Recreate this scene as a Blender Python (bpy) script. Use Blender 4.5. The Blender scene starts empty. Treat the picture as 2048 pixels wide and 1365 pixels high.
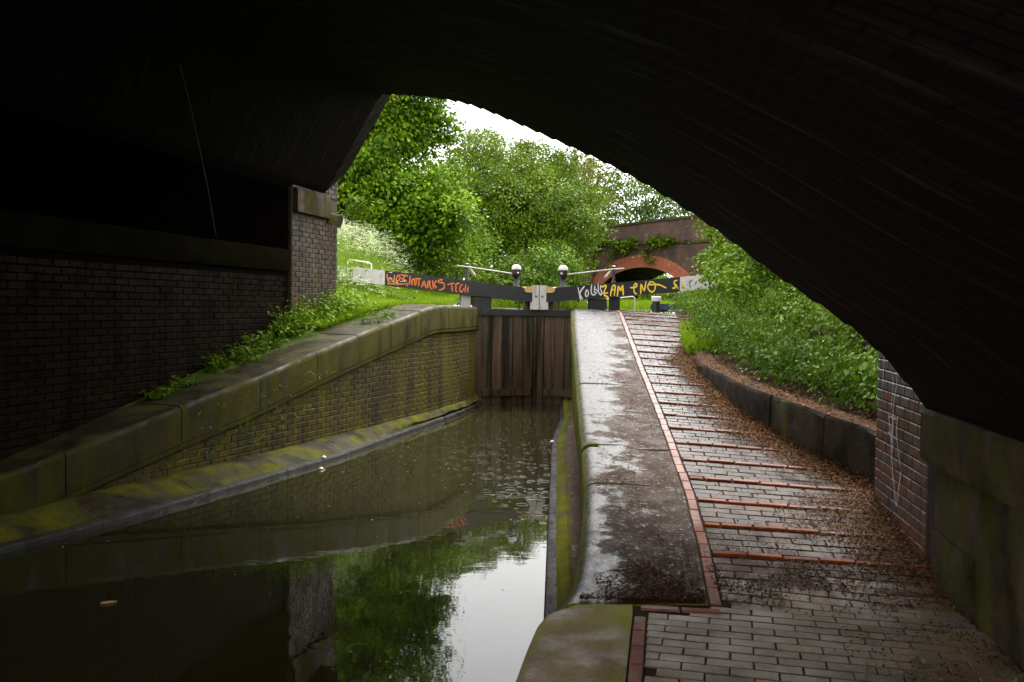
import bpy, math, random
import numpy as np
from mathutils import Matrix, Vector
R = math.radians
rng = np.random.default_rng(7)
random.seed(7)
sc = bpy.context.scene
C = sc.collection

# ------------------------------------------------------------------ camera, sky, sun, exposure
cam_d = bpy.data.cameras.new('camera')
cam_d.lens = 32.52; cam_d.sensor_width = 36; cam_d.clip_end = 2000; cam_d.clip_start = 0.05
cam = bpy.data.objects.new('camera', cam_d); C.objects.link(cam)
cam.matrix_world = (Matrix.Translation((0, 0, 2.0)) @ Matrix.Rotation(R(90 - 2.12), 4, 'X')
                    @ Matrix.Rotation(R(0.9), 4, 'Z'))
sc.camera = cam
SUN_EL, SUN_AZ = 58, 25          # a veiled sun high up beyond the lock
world = bpy.data.worlds.new('World'); sc.world = world; world.use_nodes = True
wn = world.node_tree.nodes; wl = world.node_tree.links
bg = wn['Background']
sky = wn.new('ShaderNodeTexSky'); sky.sky_type = 'NISHITA'; sky.sun_disc = False
sky.sun_elevation = R(SUN_EL); sky.sun_rotation = R(SUN_AZ); sky.dust_density = 4.0; sky.air_density = 1.0
hs = wn.new('ShaderNodeHueSaturation'); hs.inputs['Saturation'].default_value = 0.12
wmix = wn.new('ShaderNodeMix'); wmix.data_type = 'RGBA'; wmix.inputs[0].default_value = 0.6
wmix.inputs[7].default_value = (9.0, 8.9, 8.8, 1)      # even cloud cover over the sky
wl.new(sky.outputs[0], hs.inputs['Color']); wl.new(hs.outputs[0], wmix.inputs[6])
wl.new(wmix.outputs[2], bg.inputs['Color'])
bg.inputs['Strength'].default_value = 0.13
sd = bpy.data.lights.new('sun', 'SUN'); sd.energy = 1.5; sd.angle = R(25); sd.color = (1, .97, .92)
sun = bpy.data.objects.new('sun', sd); C.objects.link(sun)
sdir = Vector((math.sin(R(SUN_AZ)) * math.cos(R(SUN_EL)), math.cos(R(SUN_AZ)) * math.cos(R(SUN_EL)), math.sin(R(SUN_EL))))
sun.rotation_euler = sdir.to_track_quat('Z', 'Y').to_euler()
sc.view_settings.view_transform = 'Standard'; sc.view_settings.look = 'None'
sc.view_settings.exposure = 1.9; sc.view_settings.gamma = 1
sc.cycles.use_denoising = True
sc.cycles.max_bounces = 4; sc.cycles.diffuse_bounces = 2; sc.cycles.glossy_bounces = 3
sc.cycles.use_adaptive_sampling = True; sc.cycles.adaptive_threshold = 0.025
sc.cycles.transparent_max_bounces = 4; sc.cycles.transmission_bounces = 3
sc.cycles.caustics_reflective = False; sc.cycles.caustics_refractive = False

# ------------------------------------------------------------------ materials
class NT:
    def __init__(s, name):
        s.m = bpy.data.materials.new(name); s.m.use_nodes = True
        s.t = s.m.node_tree; s.n = s.t.nodes; s.l = s.t.links
        s.b = s.n['Principled BSDF']; s.out = s.n['Material Output']
        s.pos = s.n.new('ShaderNodeNewGeometry')
    def link(s, a, b): s.l.new(a, b)
    def map(s, scale=(1, 1, 1), src=None):
        m = s.n.new('ShaderNodeMapping'); m.inputs['Scale'].default_value = scale
        s.link(src or s.pos.outputs['Position'], m.inputs['Vector']); return m.outputs[0]
    def noise(s, scale, detail=6, vec=None, rough=.6, dist=0):
        t = s.n.new('ShaderNodeTexNoise'); t.inputs['Scale'].default_value = scale
        t.inputs['Detail'].default_value = detail; t.inputs['Roughness'].default_value = rough
        t.inputs['Distortion'].default_value = dist
        s.link(vec or s.pos.outputs['Position'], t.inputs['Vector']); return t.outputs[0]
    def ramp(s, f, stops):
        r = s.n.new('ShaderNodeValToRGB'); s.link(f, r.inputs[0]); e = r.color_ramp.elements
        while len(e) < len(stops): e.new(.5)
        for i, (p, c) in enumerate(stops):
            e[i].position = p
            e[i].color = (c, c, c, 1) if isinstance(c, (int, float)) else (*c, 1)
        return r.outputs[0]
    def mix(s, f, a, b, kind='MIX'):
        m = s.n.new('ShaderNodeMix'); m.data_type = 'RGBA'; m.blend_type = kind
        for i, v in ((0, f), (6, a), (7, b)):
            if isinstance(v, (int, float)): m.inputs[i].default_value = v
            elif isinstance(v, tuple): m.inputs[i].default_value = (*v, 1)
            else: s.link(v, m.inputs[i])
        return m.outputs[2]
    def math(s, op, a, b=0.0, clamp=False):
        m = s.n.new('ShaderNodeMath'); m.operation = op; m.use_clamp = clamp
        for i, v in ((0, a), (1, b)):
            if isinstance(v, (int, float)): m.inputs[i].default_value = v
            else: s.link(v, m.inputs[i])
        return m.outputs[0]
    def sep(s, v):
        n = s.n.new('ShaderNodeSeparateXYZ'); s.link(v, n.inputs[0]); return n.outputs
    def rnd(s):      # a random value per piece, whether the piece is an object or an island of a joined mesh
        o = s.n.new('ShaderNodeObjectInfo')
        return s.math('FRACT', s.math('ADD', o.outputs['Random'], s.pos.outputs['Random Per Island']))
    def bump(s, h, strength=.4, dist=.01):
        b = s.n.new('ShaderNodeBump'); b.inputs['Strength'].default_value = strength
        b.inputs['Distance'].default_value = dist; s.link(h, b.inputs['Height'])
        s.link(b.outputs[0], s.b.inputs['Normal']); return b
    def set(s, col=None, rough=None, spec=None, metal=None):
        for k, v in (('Base Color', col), ('Roughness', rough), ('Specular IOR Level', spec), ('Metallic', metal)):
            if v is None: continue
            if isinstance(v, tuple): s.b.inputs[k].default_value = (*v, 1)
            elif isinstance(v, (int, float)): s.b.inputs[k].default_value = v
            else: s.link(v, s.b.inputs[k])
        return s.m

def open_mask(N, lo=4.4, width=2.2):     # 1 where rain falls, 0 under the barrel
    q = N.sep(N.pos.outputs['Position'])
    d = N.math('ADD', N.math('MULTIPLY', q[0], .84), N.math('MULTIPLY', q[1], .55))
    d = N.math('ADD', d, N.math('MULTIPLY', N.noise(1.3, 4), 1.6))
    return N.math('DIVIDE', N.math('SUBTRACT', d, lo + .8), width, True)

def up_facing(N):    # 1 on faces that look up
    return N.sep(N.pos.outputs['Normal'])[2]

def mat_brick(name, cols, grime=(.012, .011, .009), grime_lo=.35, grime_hi=.7, moss=0.0, rough=(.35, .8), mosscol=(.07, .085, .012), spec=.5, wet=False):
    N = NT(name)
    base = N.ramp(N.rnd(), [(i / max(1, len(cols) - 1), c) for i, c in enumerate(cols)])
    fine = N.noise(60, 4)
    base = N.mix(.55, base, N.ramp(fine, [(.3, .35), (.7, 1.0)]), 'MULTIPLY')
    streak = N.noise(1.0, 5, N.map((5, 5, .55)))
    col = N.mix(N.ramp(streak, [(grime_lo, 0.0), (grime_hi, 1.0)]), base, grime)
    blot = N.noise(3.2, 6)
    col = N.mix(N.ramp(blot, [(.5, 0.0), (.72, .7)]), col, grime)
    if moss:
        ms = N.math('MULTIPLY', N.ramp(N.noise(1.0, 6, N.map((3, 3, .9))), [(.62 - .3 * moss, 0.0), (.8 - .2 * moss, 1.0)]), N.ramp(N.noise(25, 3), [(.3, .2), (.6, 1.0)]))
        col = N.mix(ms, col, mosscol)
    N.bump(N.math('ADD', fine, N.noise(160, 2)), .35, .0025 if wet else .006)
    rr = N.ramp(N.noise(4, 4), [(.35, rough[0]), (.65, rough[1])])
    if wet:          # soaked brick is darker
        col = N.mix(open_mask(N), col, N.mix(1.0, col, (.5, .45, .42), 'MULTIPLY'))
    if wet:          # drier and muddier where the barrel keeps the rain off
        om = open_mask(N)
        rr = N.math('ADD', rr, N.math('MULTIPLY', N.math('SUBTRACT', 1.0, om), .32), True)
        spec = N.math('ADD', N.math('MULTIPLY', om, spec * .82), spec * .18)
    return N.set(col, rr, spec)

def mat_wet_stone(name, base=(.10, .092, .078), dark=(.03, .027, .022), mulch=(.035, .02, .012), moss=(.16, .17, .012),
                  moss_amt=.3, mulch_amt=.45, rough=(.12, .5), side_moss=.6, spec=.5, wet=False, grit=1.0, drift=False):
    N = NT(name)
    n1 = N.noise(2.6, 8); n2 = N.noise(38, 5)
    col = N.mix(N.ramp(n1, [(.35, 0.0), (.65, 1.0)]), base, dark)
    col = N.mix(.5, col, N.ramp(n2, [(.3, .35), (.7, 1.0)]), 'MULTIPLY')
    up = N.ramp(up_facing(N), [(.45, 0.0), (.85, 1.0)])
    pn = N.noise(1.7, 9, None, .72)
    if drift:
        q = N.sep(N.pos.outputs['Position'])
        side_ = N.math('SUBTRACT', q[0], N.math('ADD', N.math('MULTIPLY', q[1], .066), .50))
        far_ = N.math('MULTIPLY', N.math('SUBTRACT', 13.0, q[1]), .02)
        pn = N.math('ADD', pn, N.math('ADD', N.math('MULTIPLY', side_, .42), far_))
    patch = N.math('MULTIPLY', N.ramp(pn, [(.66 - .3 * mulch_amt, 0.0), (.72 - .3 * mulch_amt, 1.0)]), up)
    patch = N.math('MULTIPLY', patch, N.ramp(N.noise(30, 4), [(.33, 0.0), (.45, 1.0)]))
    col = N.mix(patch, col, mulch)
    side = N.math('SUBTRACT', 1.0, up)
    streak = N.noise(1.0, 6, N.map((4, 4, .7)))
    g1 = N.math('MULTIPLY', N.ramp(streak, [(.62 - .35 * side_moss, 0.0), (.78 - .2 * side_moss, 1.0)]), side)
    g2 = N.math('MULTIPLY', N.ramp(N.noise(2.1, 7), [(.68 - .35 * moss_amt, 0.0), (.8 - .2 * moss_amt, 1.0)]), up)
    g = N.math('MULTIPLY', N.math('ADD', g1, g2, True), N.ramp(N.noise(70, 3), [(.25, .25), (.6, 1.0)]))
    col = N.mix(g, col, N.mix(N.noise(9, 3), moss, (moss[0] * .35, moss[1] * .5, moss[2])))
    rr = N.ramp(N.noise(5.5, 6), [(.38, rough[0]), (.66, rough[1])])
    rr = N.math('ADD', rr, N.math('MULTIPLY', N.math('ADD', patch, g, True), .6), True)
    h = N.math('ADD', N.math('ADD', N.math('MULTIPLY', N.math('ADD', n2, N.math('MULTIPLY', N.noise(95, 3), .8)), .6 * grit), N.math('MULTIPLY', patch, .8)), N.math('MULTIPLY', N.noise(9, 5), .7))
    N.bump(N.math('ADD', h, N.math('MULTIPLY', g, 1.0)), .6, .0065 if name == 'wet_grey_coping' else .0075)
    if wet:
        om = open_mask(N, 3.0, 3.0)
        rr = N.math('ADD', rr, N.math('MULTIPLY', N.math('SUBTRACT', 1.0, om), .12), True)
    return N.set(col, rr, spec)

def mat_plain(name, col, rough=.5, var=.3, scale=12, bump=.2, spec=.5, metal=0.0, dirt=None, dirt_amt=.5, dscale=3, stretch=(1, 1, 1)):
    N = NT(name)
    v = N.noise(scale, 6, N.map(stretch))
    c = N.mix(var, col, N.ramp(v, [(.3, .15), (.7, 1.0)]), 'MULTIPLY')
    if dirt:
        c = N.mix(N.ramp(N.noise(dscale, 7, N.map(stretch)), [(.7 - .4 * dirt_amt, 0.0), (.85 - .2 * dirt_amt, 1.0)]), c, dirt)
    N.bump(v, bump, .006)
    return N.set(c, rough, spec, metal)

def mat_leaf(name, cols, rough=.45, trans=.13):
    N = NT(name)
    a = N.n.new('ShaderNodeAttribute'); a.attribute_name = 'tone'
    col = N.ramp(a.outputs['Fac'], [(i / (len(cols) - 1), c) for i, c in enumerate(cols)])
    N.set(col, max(rough, .55), .07)
    tr = N.n.new('ShaderNodeBsdfTranslucent')
    N.link(N.mix(.35, col, (.35, .5, .02), 'MIX'), tr.inputs['Color'])
    mx = N.n.new('ShaderNodeMixShader'); mx.inputs[0].default_value = trans
    N.link(N.b.outputs[0], mx.inputs[1]); N.link(tr.outputs[0], mx.inputs[2])
    N.link(mx.outputs[0], N.out.inputs['Surface'])
    return N.m

M = {}
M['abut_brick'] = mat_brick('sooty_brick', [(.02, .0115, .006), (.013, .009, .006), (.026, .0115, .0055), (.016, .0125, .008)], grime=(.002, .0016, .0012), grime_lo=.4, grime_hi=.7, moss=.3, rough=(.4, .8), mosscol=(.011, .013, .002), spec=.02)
M['red_brick'] = mat_brick('weathered_red_brick', [(.055, .022, .012), (.036, .019, .013), (.07, .026, .013), (.03, .021, .015)], grime_lo=.45, grime_hi=.8, moss=.25, spec=.25)
M['pil_brick'] = mat_brick('pilaster_red_brick', [(.16, .06, .04), (.1, .06, .05), (.21, .07, .035), (.12, .075, .06), (.09, .07, .06)], grime_lo=.55, grime_hi=.9, moss=.1, rough=(.4, .7), spec=.25)
M['blue_brick'] = mat_brick('blue_engineering_brick', [(.065, .075, .085), (.09, .095, .1), (.055, .06, .07), (.1, .085, .085)], grime_lo=.6, grime_hi=.9, rough=(.25, .5))
M['wing_brick'] = mat_brick('mossy_wing_brick', [(.07, .05, .014), (.055, .043, .014), (.08, .052, .015), (.05, .034, .013)], grime=(.016, .016, .008), grime_lo=.45, grime_hi=.66, moss=.75, rough=(.5, .85), mosscol=(.1, .085, .003), spec=.2)
M['mortar'] = mat_plain('dark_mortar', (.0075, .006, .0045), .8, .4, 30, spec=.0)
M['mortar_grey'] = mat_plain('grey_mortar', (.05, .042, .035), .8, .5, 40, spec=.15)
M['mortar_pale'] = mat_plain('damp_lime_mortar', (.055, .042, .013), .8, .5, 30, dirt=(.015, .014, .01))
M['paver'] = mat_brick('wet_brown_paver', [(.21, .135, .085), (.175, .115, .076), (.235, .15, .095), (.19, .135, .09)], grime=(.05, .03, .018), grime_lo=.52, grime_hi=.8, rough=(.07, .3), moss=.02, spec=.55, wet=True)
M['paver_ramp'] = mat_brick('muddy_ramp_paver', [(.09, .042, .023), (.07, .034, .02), (.105, .05, .027), (.08, .042, .026)], grime=(.024, .012, .006), grime_lo=.36, grime_hi=.62, rough=(.1, .38), moss=.02, spec=.3, wet=True)
M['edging'] = mat_brick('pink_edging_brick', [(.3, .12, .08), (.24, .09, .06), (.33, .15, .105)], grime=(.08, .045, .03), grime_lo=.6, grime_hi=.9, rough=(.2, .5), spec=.4, wet=True)
M['ridge'] = mat_brick('wet_orange_brick', [(.3, .065, .017), (.24, .052, .016), (.34, .078, .022)], grime=(.05, .022, .01), grime_lo=.48, grime_hi=.8, rough=(.25, .5), spec=.3, wet=True)
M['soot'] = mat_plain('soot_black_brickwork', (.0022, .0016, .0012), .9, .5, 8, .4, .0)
M['bed'] = mat_plain('dark_wet_bedding', (.038, .024, .014), .9, .5, 40, .5, .03)
M['coping_r'] = mat_wet_stone('wet_grey_coping', moss_amt=.05, mulch_amt=.45, drift=True, mulch=(.036, .017, .008), moss=(.26, .25, .004), side_moss=1.35, base=(.042, .033, .026), dark=(.018, .014, .01), rough=(.12, .4), wet=True, grit=1.6, spec=.27)
M['coping_near'] = mat_wet_stone('mossy_flat_coping', base=(.36, .25, .15), dark=(.2, .14, .085), moss=(.42, .4, .02), moss_amt=.75, mulch_amt=.1, rough=(.5, .85), side_moss=.8, spec=.22)
M['coping_l'] = mat_wet_stone('mossy_grey_coping', base=(.045, .034, .011), dark=(.01, .008, .003), moss=(.1, .085, .001), moss_amt=.5, mulch_amt=.1, rough=(.3, .6), side_moss=.8, spec=.15, wet=True)
M['ledge'] = mat_wet_stone('mossy_ledge', base=(.05, .042, .022), dark=(.018, .015, .009), moss=(.2, .18, .0015), moss_amt=.75, mulch_amt=.3, rough=(.5, .85), side_moss=.6, spec=.08, grit=2.0)
M['moss_r'] = mat_wet_stone('bright_moss', base=(.1, .09, .03), dark=(.05, .045, .012), moss=(.2, .185, .003), moss_amt=.85, mulch_amt=.0, rough=(.6, .9), side_moss=1.5, spec=.05, grit=2.0)
M['moss_wall'] = mat_wet_stone('mossy_wall_face', base=(.08, .065, .03), dark=(.035, .028, .012), moss=(.26, .23, .003), moss_amt=.5, mulch_amt=.1, rough=(.5, .85), side_moss=1.0, spec=.1)
M['lip'] = mat_wet_stone('wet_kerb_lip', base=(.032, .027, .02), dark=(.008, .0075, .006), moss_amt=-.3, mulch_amt=.05, rough=(.25, .75), side_moss=-.1, spec=.14, grit=4.0)
M['ledge_r'] = mat_wet_stone('littered_ledge', base=(.09, .08, .065), dark=(.05, .045, .03), moss=(.2, .2, .01), moss_amt=.3, mulch_amt=1.0, mulch=(.07, .03, .015), rough=(.3, .6), side_moss=1.1)
M['dressed'] = mat_wet_stone('old_dressed_stone', base=(.1, .072, .042), dark=(.02, .015, .009), moss=(.085, .09, .004), moss_amt=.3, mulch_amt=.1, rough=(.5, .85), side_moss=.5, spec=.08, grit=2.5)
M['band'] = mat_wet_stone('stone_band', base=(.013, .011, .006), dark=(.006, .005, .0035), moss=(.009, .012, .0025), moss_amt=.3, mulch_amt=.1, rough=(.6, .9), side_moss=.4, spec=.0)
M['kerb'] = mat_wet_stone('dark_kerb_stone', base=(.06, .045, .03), dark=(.014, .011, .008), moss=(.2, .19, .005), moss_amt=.2, mulch_amt=.9, mulch=(.07, .035, .02), rough=(.4, .8), side_moss=.1, spec=.06, grit=3.5)
M['black'] = mat_plain('black_beam_paint', (.012, .012, .014), .38, .4, 20, .35, dirt=(.05, .05, .045), dirt_amt=.15, stretch=(2, 2, 9))
M['white'] = mat_plain('chipped_white_paint', (.62, .6, .57), .45, .25, 14, .3, dirt=(.22, .2, .16), dirt_amt=.35, stretch=(3, 3, 1))
M['white_wood'] = mat_plain('weathered_white_post', (.5, .48, .46), .6, .35, 9, .5, dirt=(.16, .14, .12), dirt_amt=.45, stretch=(12, 12, 1))
M['tan_wood'] = mat_plain('bare_tan_timber', (.5, .31, .13), .6, .3, 9, .3, stretch=(5, 5, 5))
M['iron'] = mat_plain('black_iron', (.014, .014, .015), .35, .3, 30, .3)
M['rust'] = mat_plain('white_rusty_bar', (.5, .46, .42), .5, .3, 20, .3, dirt=(.25, .07, .025), dirt_amt=.55, dscale=6)
M['white_rail'] = mat_plain('white_rail', (.7, .68, .6), .4, .1, 20, .1)
M['orange_paint'] = mat_plain('orange_spray', (.75, .17, .025), .5, .15, 30, .1)
M['yellow_paint'] = mat_plain('yellow_spray', (.78, .55, .03), .5, .15, 30, .1)
M['pale_paint'] = mat_plain('white_spray', (.6, .6, .6), .5, .3, 30, .1)
M['blue_paint'] = mat_plain('blue_black_paint', (.02, .035, .09), .4, .5, 10, .2, dirt=(.15, .15, .18), dirt_amt=.4, dscale=8)
M['cable'] = mat_plain('dusty_cable', (.11, .1, .085), .7, .2)

def mat_gate():
    N = NT('wet_gate_timber')
    col = N.ramp(N.rnd(), [(0, (.14, .08, .038)), (.4, (.075, .048, .03)), (.7, (.12, .062, .033)), (1, (.06, .042, .028))])
    grain = N.noise(1.0, 8, N.map((24, 24, 1.1)))
    col = N.mix(.75, col, N.ramp(grain, [(.32, .08), (.66, 1.0)]), 'MULTIPLY')
    streak = N.noise(1.0, 6, N.map((7, 7, .4)))
    col = N.mix(N.ramp(streak, [(.48, 0.0), (.62, 1.0)]), col, (.012, .011, .01))
    col = N.mix(N.ramp(N.noise(1.0, 5, N.map((9, 9, .6))), [(.58, 0.0), (.68, .9)]), col, (.045, .055, .012))
    col = N.mix(N.ramp(N.noise(1.0, 5, N.map((6, 6, 1.6))), [(.66, 0.0), (.76, .7)]), col, (.15, .06, .04))
    N.bump(grain, .5, .012)
    return N.set(col, N.ramp(streak, [(.3, .5), (.6, .22)]), .5)
M['gate'] = mat_gate()

def mat_soil(name, a, b, rough=.8):
    N = NT(name)
    n = N.noise(7, 8); n2 = N.noise(60, 4)
    col = N.mix(N.ramp(n, [(.35, 0.0), (.65, 1.0)]), a, b)
    col = N.mix(.6, col, N.ramp(n2, [(.3, .3), (.65, 1.0)]), 'MULTIPLY')
    N.bump(N.math('ADD', n, n2), .7, .03)
    return N.set(col, rough, .05)
M['soil'] = mat_soil('damp_soil', (.045, .024, .013), (.022, .013, .008), .9)
M['turf'] = mat_soil('turf', (.07, .11, .015), (.05, .075, .012))
M['tow'] = mat_soil('muddy_path', (.1, .08, .065), (.06, .045, .035), .35)

def mat_barrel():
    N = NT('sooty_arch_brick')
    uv = N.n.new('ShaderNodeUVMap').outputs[0]
    bt = N.n.new('ShaderNodeTexBrick'); N.link(uv, bt.inputs['Vector'])
    bt.inputs['Scale'].default_value = 1; bt.inputs['Brick Width'].default_value = .225; bt.inputs['Row Height'].default_value = .075
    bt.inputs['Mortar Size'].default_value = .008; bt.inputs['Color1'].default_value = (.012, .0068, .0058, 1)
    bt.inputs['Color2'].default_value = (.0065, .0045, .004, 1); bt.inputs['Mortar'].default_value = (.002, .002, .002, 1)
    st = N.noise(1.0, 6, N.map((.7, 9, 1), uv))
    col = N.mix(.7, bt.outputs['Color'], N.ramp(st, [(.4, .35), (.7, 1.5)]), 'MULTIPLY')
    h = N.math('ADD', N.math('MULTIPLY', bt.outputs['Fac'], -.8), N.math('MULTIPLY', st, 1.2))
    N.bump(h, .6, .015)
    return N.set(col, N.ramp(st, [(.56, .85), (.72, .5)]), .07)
M['barrel'] = mat_barrel()

def mat_farbrick(name, c1, c2, mort, grime_amt):
    N = NT(name)
    uv = N.n.new('ShaderNodeUVMap').outputs[0]
    bt = N.n.new('ShaderNodeTexBrick'); N.link(uv, bt.inputs['Vector'])
    bt.inputs['Scale'].default_value = 1; bt.inputs['Brick Width'].default_value = .225; bt.inputs['Row Height'].default_value = .075
    bt.inputs['Mortar Size'].default_value = .007; bt.inputs['Color1'].default_value = (*c1, 1)
    bt.inputs['Color2'].default_value = (*c2, 1); bt.inputs['Mortar'].default_value = (*mort, 1)
    col = N.mix(N.ramp(N.noise(1.0, 6, N.map((1.5, 1.5, .5))), [(.6 - .3 * grime_amt, 0.0), (.8 - .2 * grime_amt, .9)]), bt.outputs['Color'], (.03, .024, .02))
    col = N.mix(N.ramp(N.noise(3, 4), [(.62, 0.0), (.7, .35)]), col, (.35, .3, .26))
    N.bump(bt.outputs['Fac'], -.3, .01)
    return N.set(col, .7, .3)
M['far_brick'] = mat_farbrick('far_dull_brick', (.12, .05, .033), (.07, .04, .032), (.1, .08, .066), .6)
M['far_ring'] = mat_farbrick('far_red_ring', (.4, .1, .05), (.28, .075, .04), (.25, .13, .08), .05)

def mat_water():
    N = NT('murky_canal_water')
    P = N.pos.outputs['Position']
    # slow swell and fine wind ripple
    h = N.math('MULTIPLY', N.noise(1.0, 3, N.map((1.6, .9, 1))), .3)
    h = N.math('ADD', h, N.math('MULTIPLY', N.noise(1.0, 2, N.map((5, 11, 1))), .03))
    # rings where rain drops land in the open (the barrel keeps the rest dry)
    x, y, z = N.sep(P)[0], N.sep(P)[1], N.sep(P)[2]
    open_ = N.math('ADD', N.math('MULTIPLY', x, .84), N.math('MULTIPLY', y, .55))
    open_ = N.ramp(N.math('MULTIPLY', N.math('SUBTRACT', open_, 4.6), .4, True), [(0.0, 0.0), (.6, 1.0)])
    tot = None
    for sc_, off in ((4.0, 0), (5.6, 5.3), (8.0, 9.1)):
        mp = N.n.new('ShaderNodeMapping'); mp.inputs['Location'].default_value = (off, off * .7, 0)
        mp.inputs['Scale'].default_value = (1, 1, 0); N.link(P, mp.inputs['Vector'])
        vo = N.n.new('ShaderNodeTexVoronoi'); vo.feature = 'F1'; vo.inputs['Scale'].default_value = sc_
        N.link(mp.outputs[0], vo.inputs['Vector'])
        d = N.math('DIVIDE', vo.outputs['Distance'], sc_)
        pick = N.sep(vo.outputs['Color'])
        rad = N.math('MULTIPLY', pick[0], .075)
        ring = N.math('SUBTRACT', d, rad)
        env = N.math('POWER', 2.718, N.math('MULTIPLY', N.math('MULTIPLY', ring, ring), -9000.0))
        w = N.math('MULTIPLY', N.math('COSINE', N.math('MULTIPLY', ring, 330.0)), env)
        w = N.math('MULTIPLY', w, N.math('GREATER_THAN', pick[1], .35))
        tot = w if tot is None else N.math('ADD', tot, w)
    h = N.math('ADD', h, N.math('MULTIPLY', N.math('MULTIPLY', tot, open_), .075))
    N.bump(h, 1.0, .011)
    N.b.inputs['IOR'].default_value = 1.33
    return N.set((.017, .016, .006), .02, .5)
M['water'] = mat_water()

M['leaf_lime'] = mat_leaf('lime_leaf', [(.04, .085, .005), (.08, .165, .006), (.125, .23, .008), (.18, .28, .012)])
M['leaf_mid'] = mat_leaf('mid_green_leaf', [(.034, .07, .004), (.066, .118, .005), (.1, .162, .006), (.145, .21, .009)])
M['leaf_dark'] = mat_leaf('dark_green_leaf', [(.018, .045, .008), (.03, .07, .01), (.045, .095, .013), (.065, .12, .018)])
M['leaf_bank'] = mat_leaf('bank_leaf', [(.025, .065, .005), (.05, .11, .006), (.085, .16, .008), (.14, .22, .012)])
M['leaf_bronze'] = mat_leaf('bronze_leaf', [(.07, .09, .01), (.12, .13, .012), (.15, .1, .02), (.12, .16, .02)])
M['grass'] = mat_leaf('grass_blade', [(.08, .16, .006), (.12, .22, .007), (.16, .27, .009), (.21, .29, .02)], .5, .3)
M['umbel'] = mat_leaf('parsley_flower', [(.32, .4, .18), (.45, .5, .28), (.58, .6, .42), (.45, .52, .25)], .6, .25)
M['stem'] = mat_leaf('parsley_stem', [(.09, .17, .015), (.13, .22, .02), (.16, .25, .03), (.2, .28, .05)], .5, .3)
M['litter'] = mat_leaf('fallen_litter', [(.045, .016, .006), (.09, .03, .009), (.14, .048, .012), (.2, .095, .025)], .6, .05)
M['petal_glint'] = mat_leaf('petal_and_glint', [(.4, .4, .3), (.6, .58, .5), (.3, .32, .1), (.7, .7, .62)], .5, .1)  # pale tones for petals and for painted raindrop glints
M['bark'] = mat_plain('damp_bark', (.06, .048, .036), .8, .6, 6, .8, stretch=(6, 6, 1))

# ------------------------------------------------------------------ mesh helpers
def empty(name, loc=(0, 0, 0), label=None, cat=None, group=None, kind=None):
    o = bpy.data.objects.new(name, None); C.objects.link(o); o.location = loc
    o.empty_display_size = .1
    return tag(o, label, cat, group, kind)
def tag(o, label=None, cat=None, group=None, kind=None):
    if label: o['label'] = label
    if cat: o['category'] = cat
    if group: o['group'] = group
    if kind: o['kind'] = kind
    return o
def wloc(o):
    v = Vector((0, 0, 0))
    while o is not None: v += o.location; o = o.parent
    return v
def mesh(name, verts, faces, mat, parent=None, smooth=None, mats=None, fmat=None):
    me = bpy.data.meshes.new(name)
    v = np.asarray(verts, float).reshape(-1, 3)
    if parent is not None: v = v - np.array(wloc(parent))
    me.from_pydata(v.tolist(), [], faces)
    if mats:
        for m in mats: me.materials.append(M[m])
        me.polygons.foreach_set('material_index', fmat)
    else: me.materials.append(M[mat])
    if smooth is not None:
        me.polygons.foreach_set('use_smooth', [True] * len(me.polygons))
        me.set_sharp_from_angle(angle=R(smooth))
    me.update()
    o = bpy.data.objects.new(name, me); C.objects.link(o)
    if parent is not None: o.parent = parent
    return o
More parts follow.
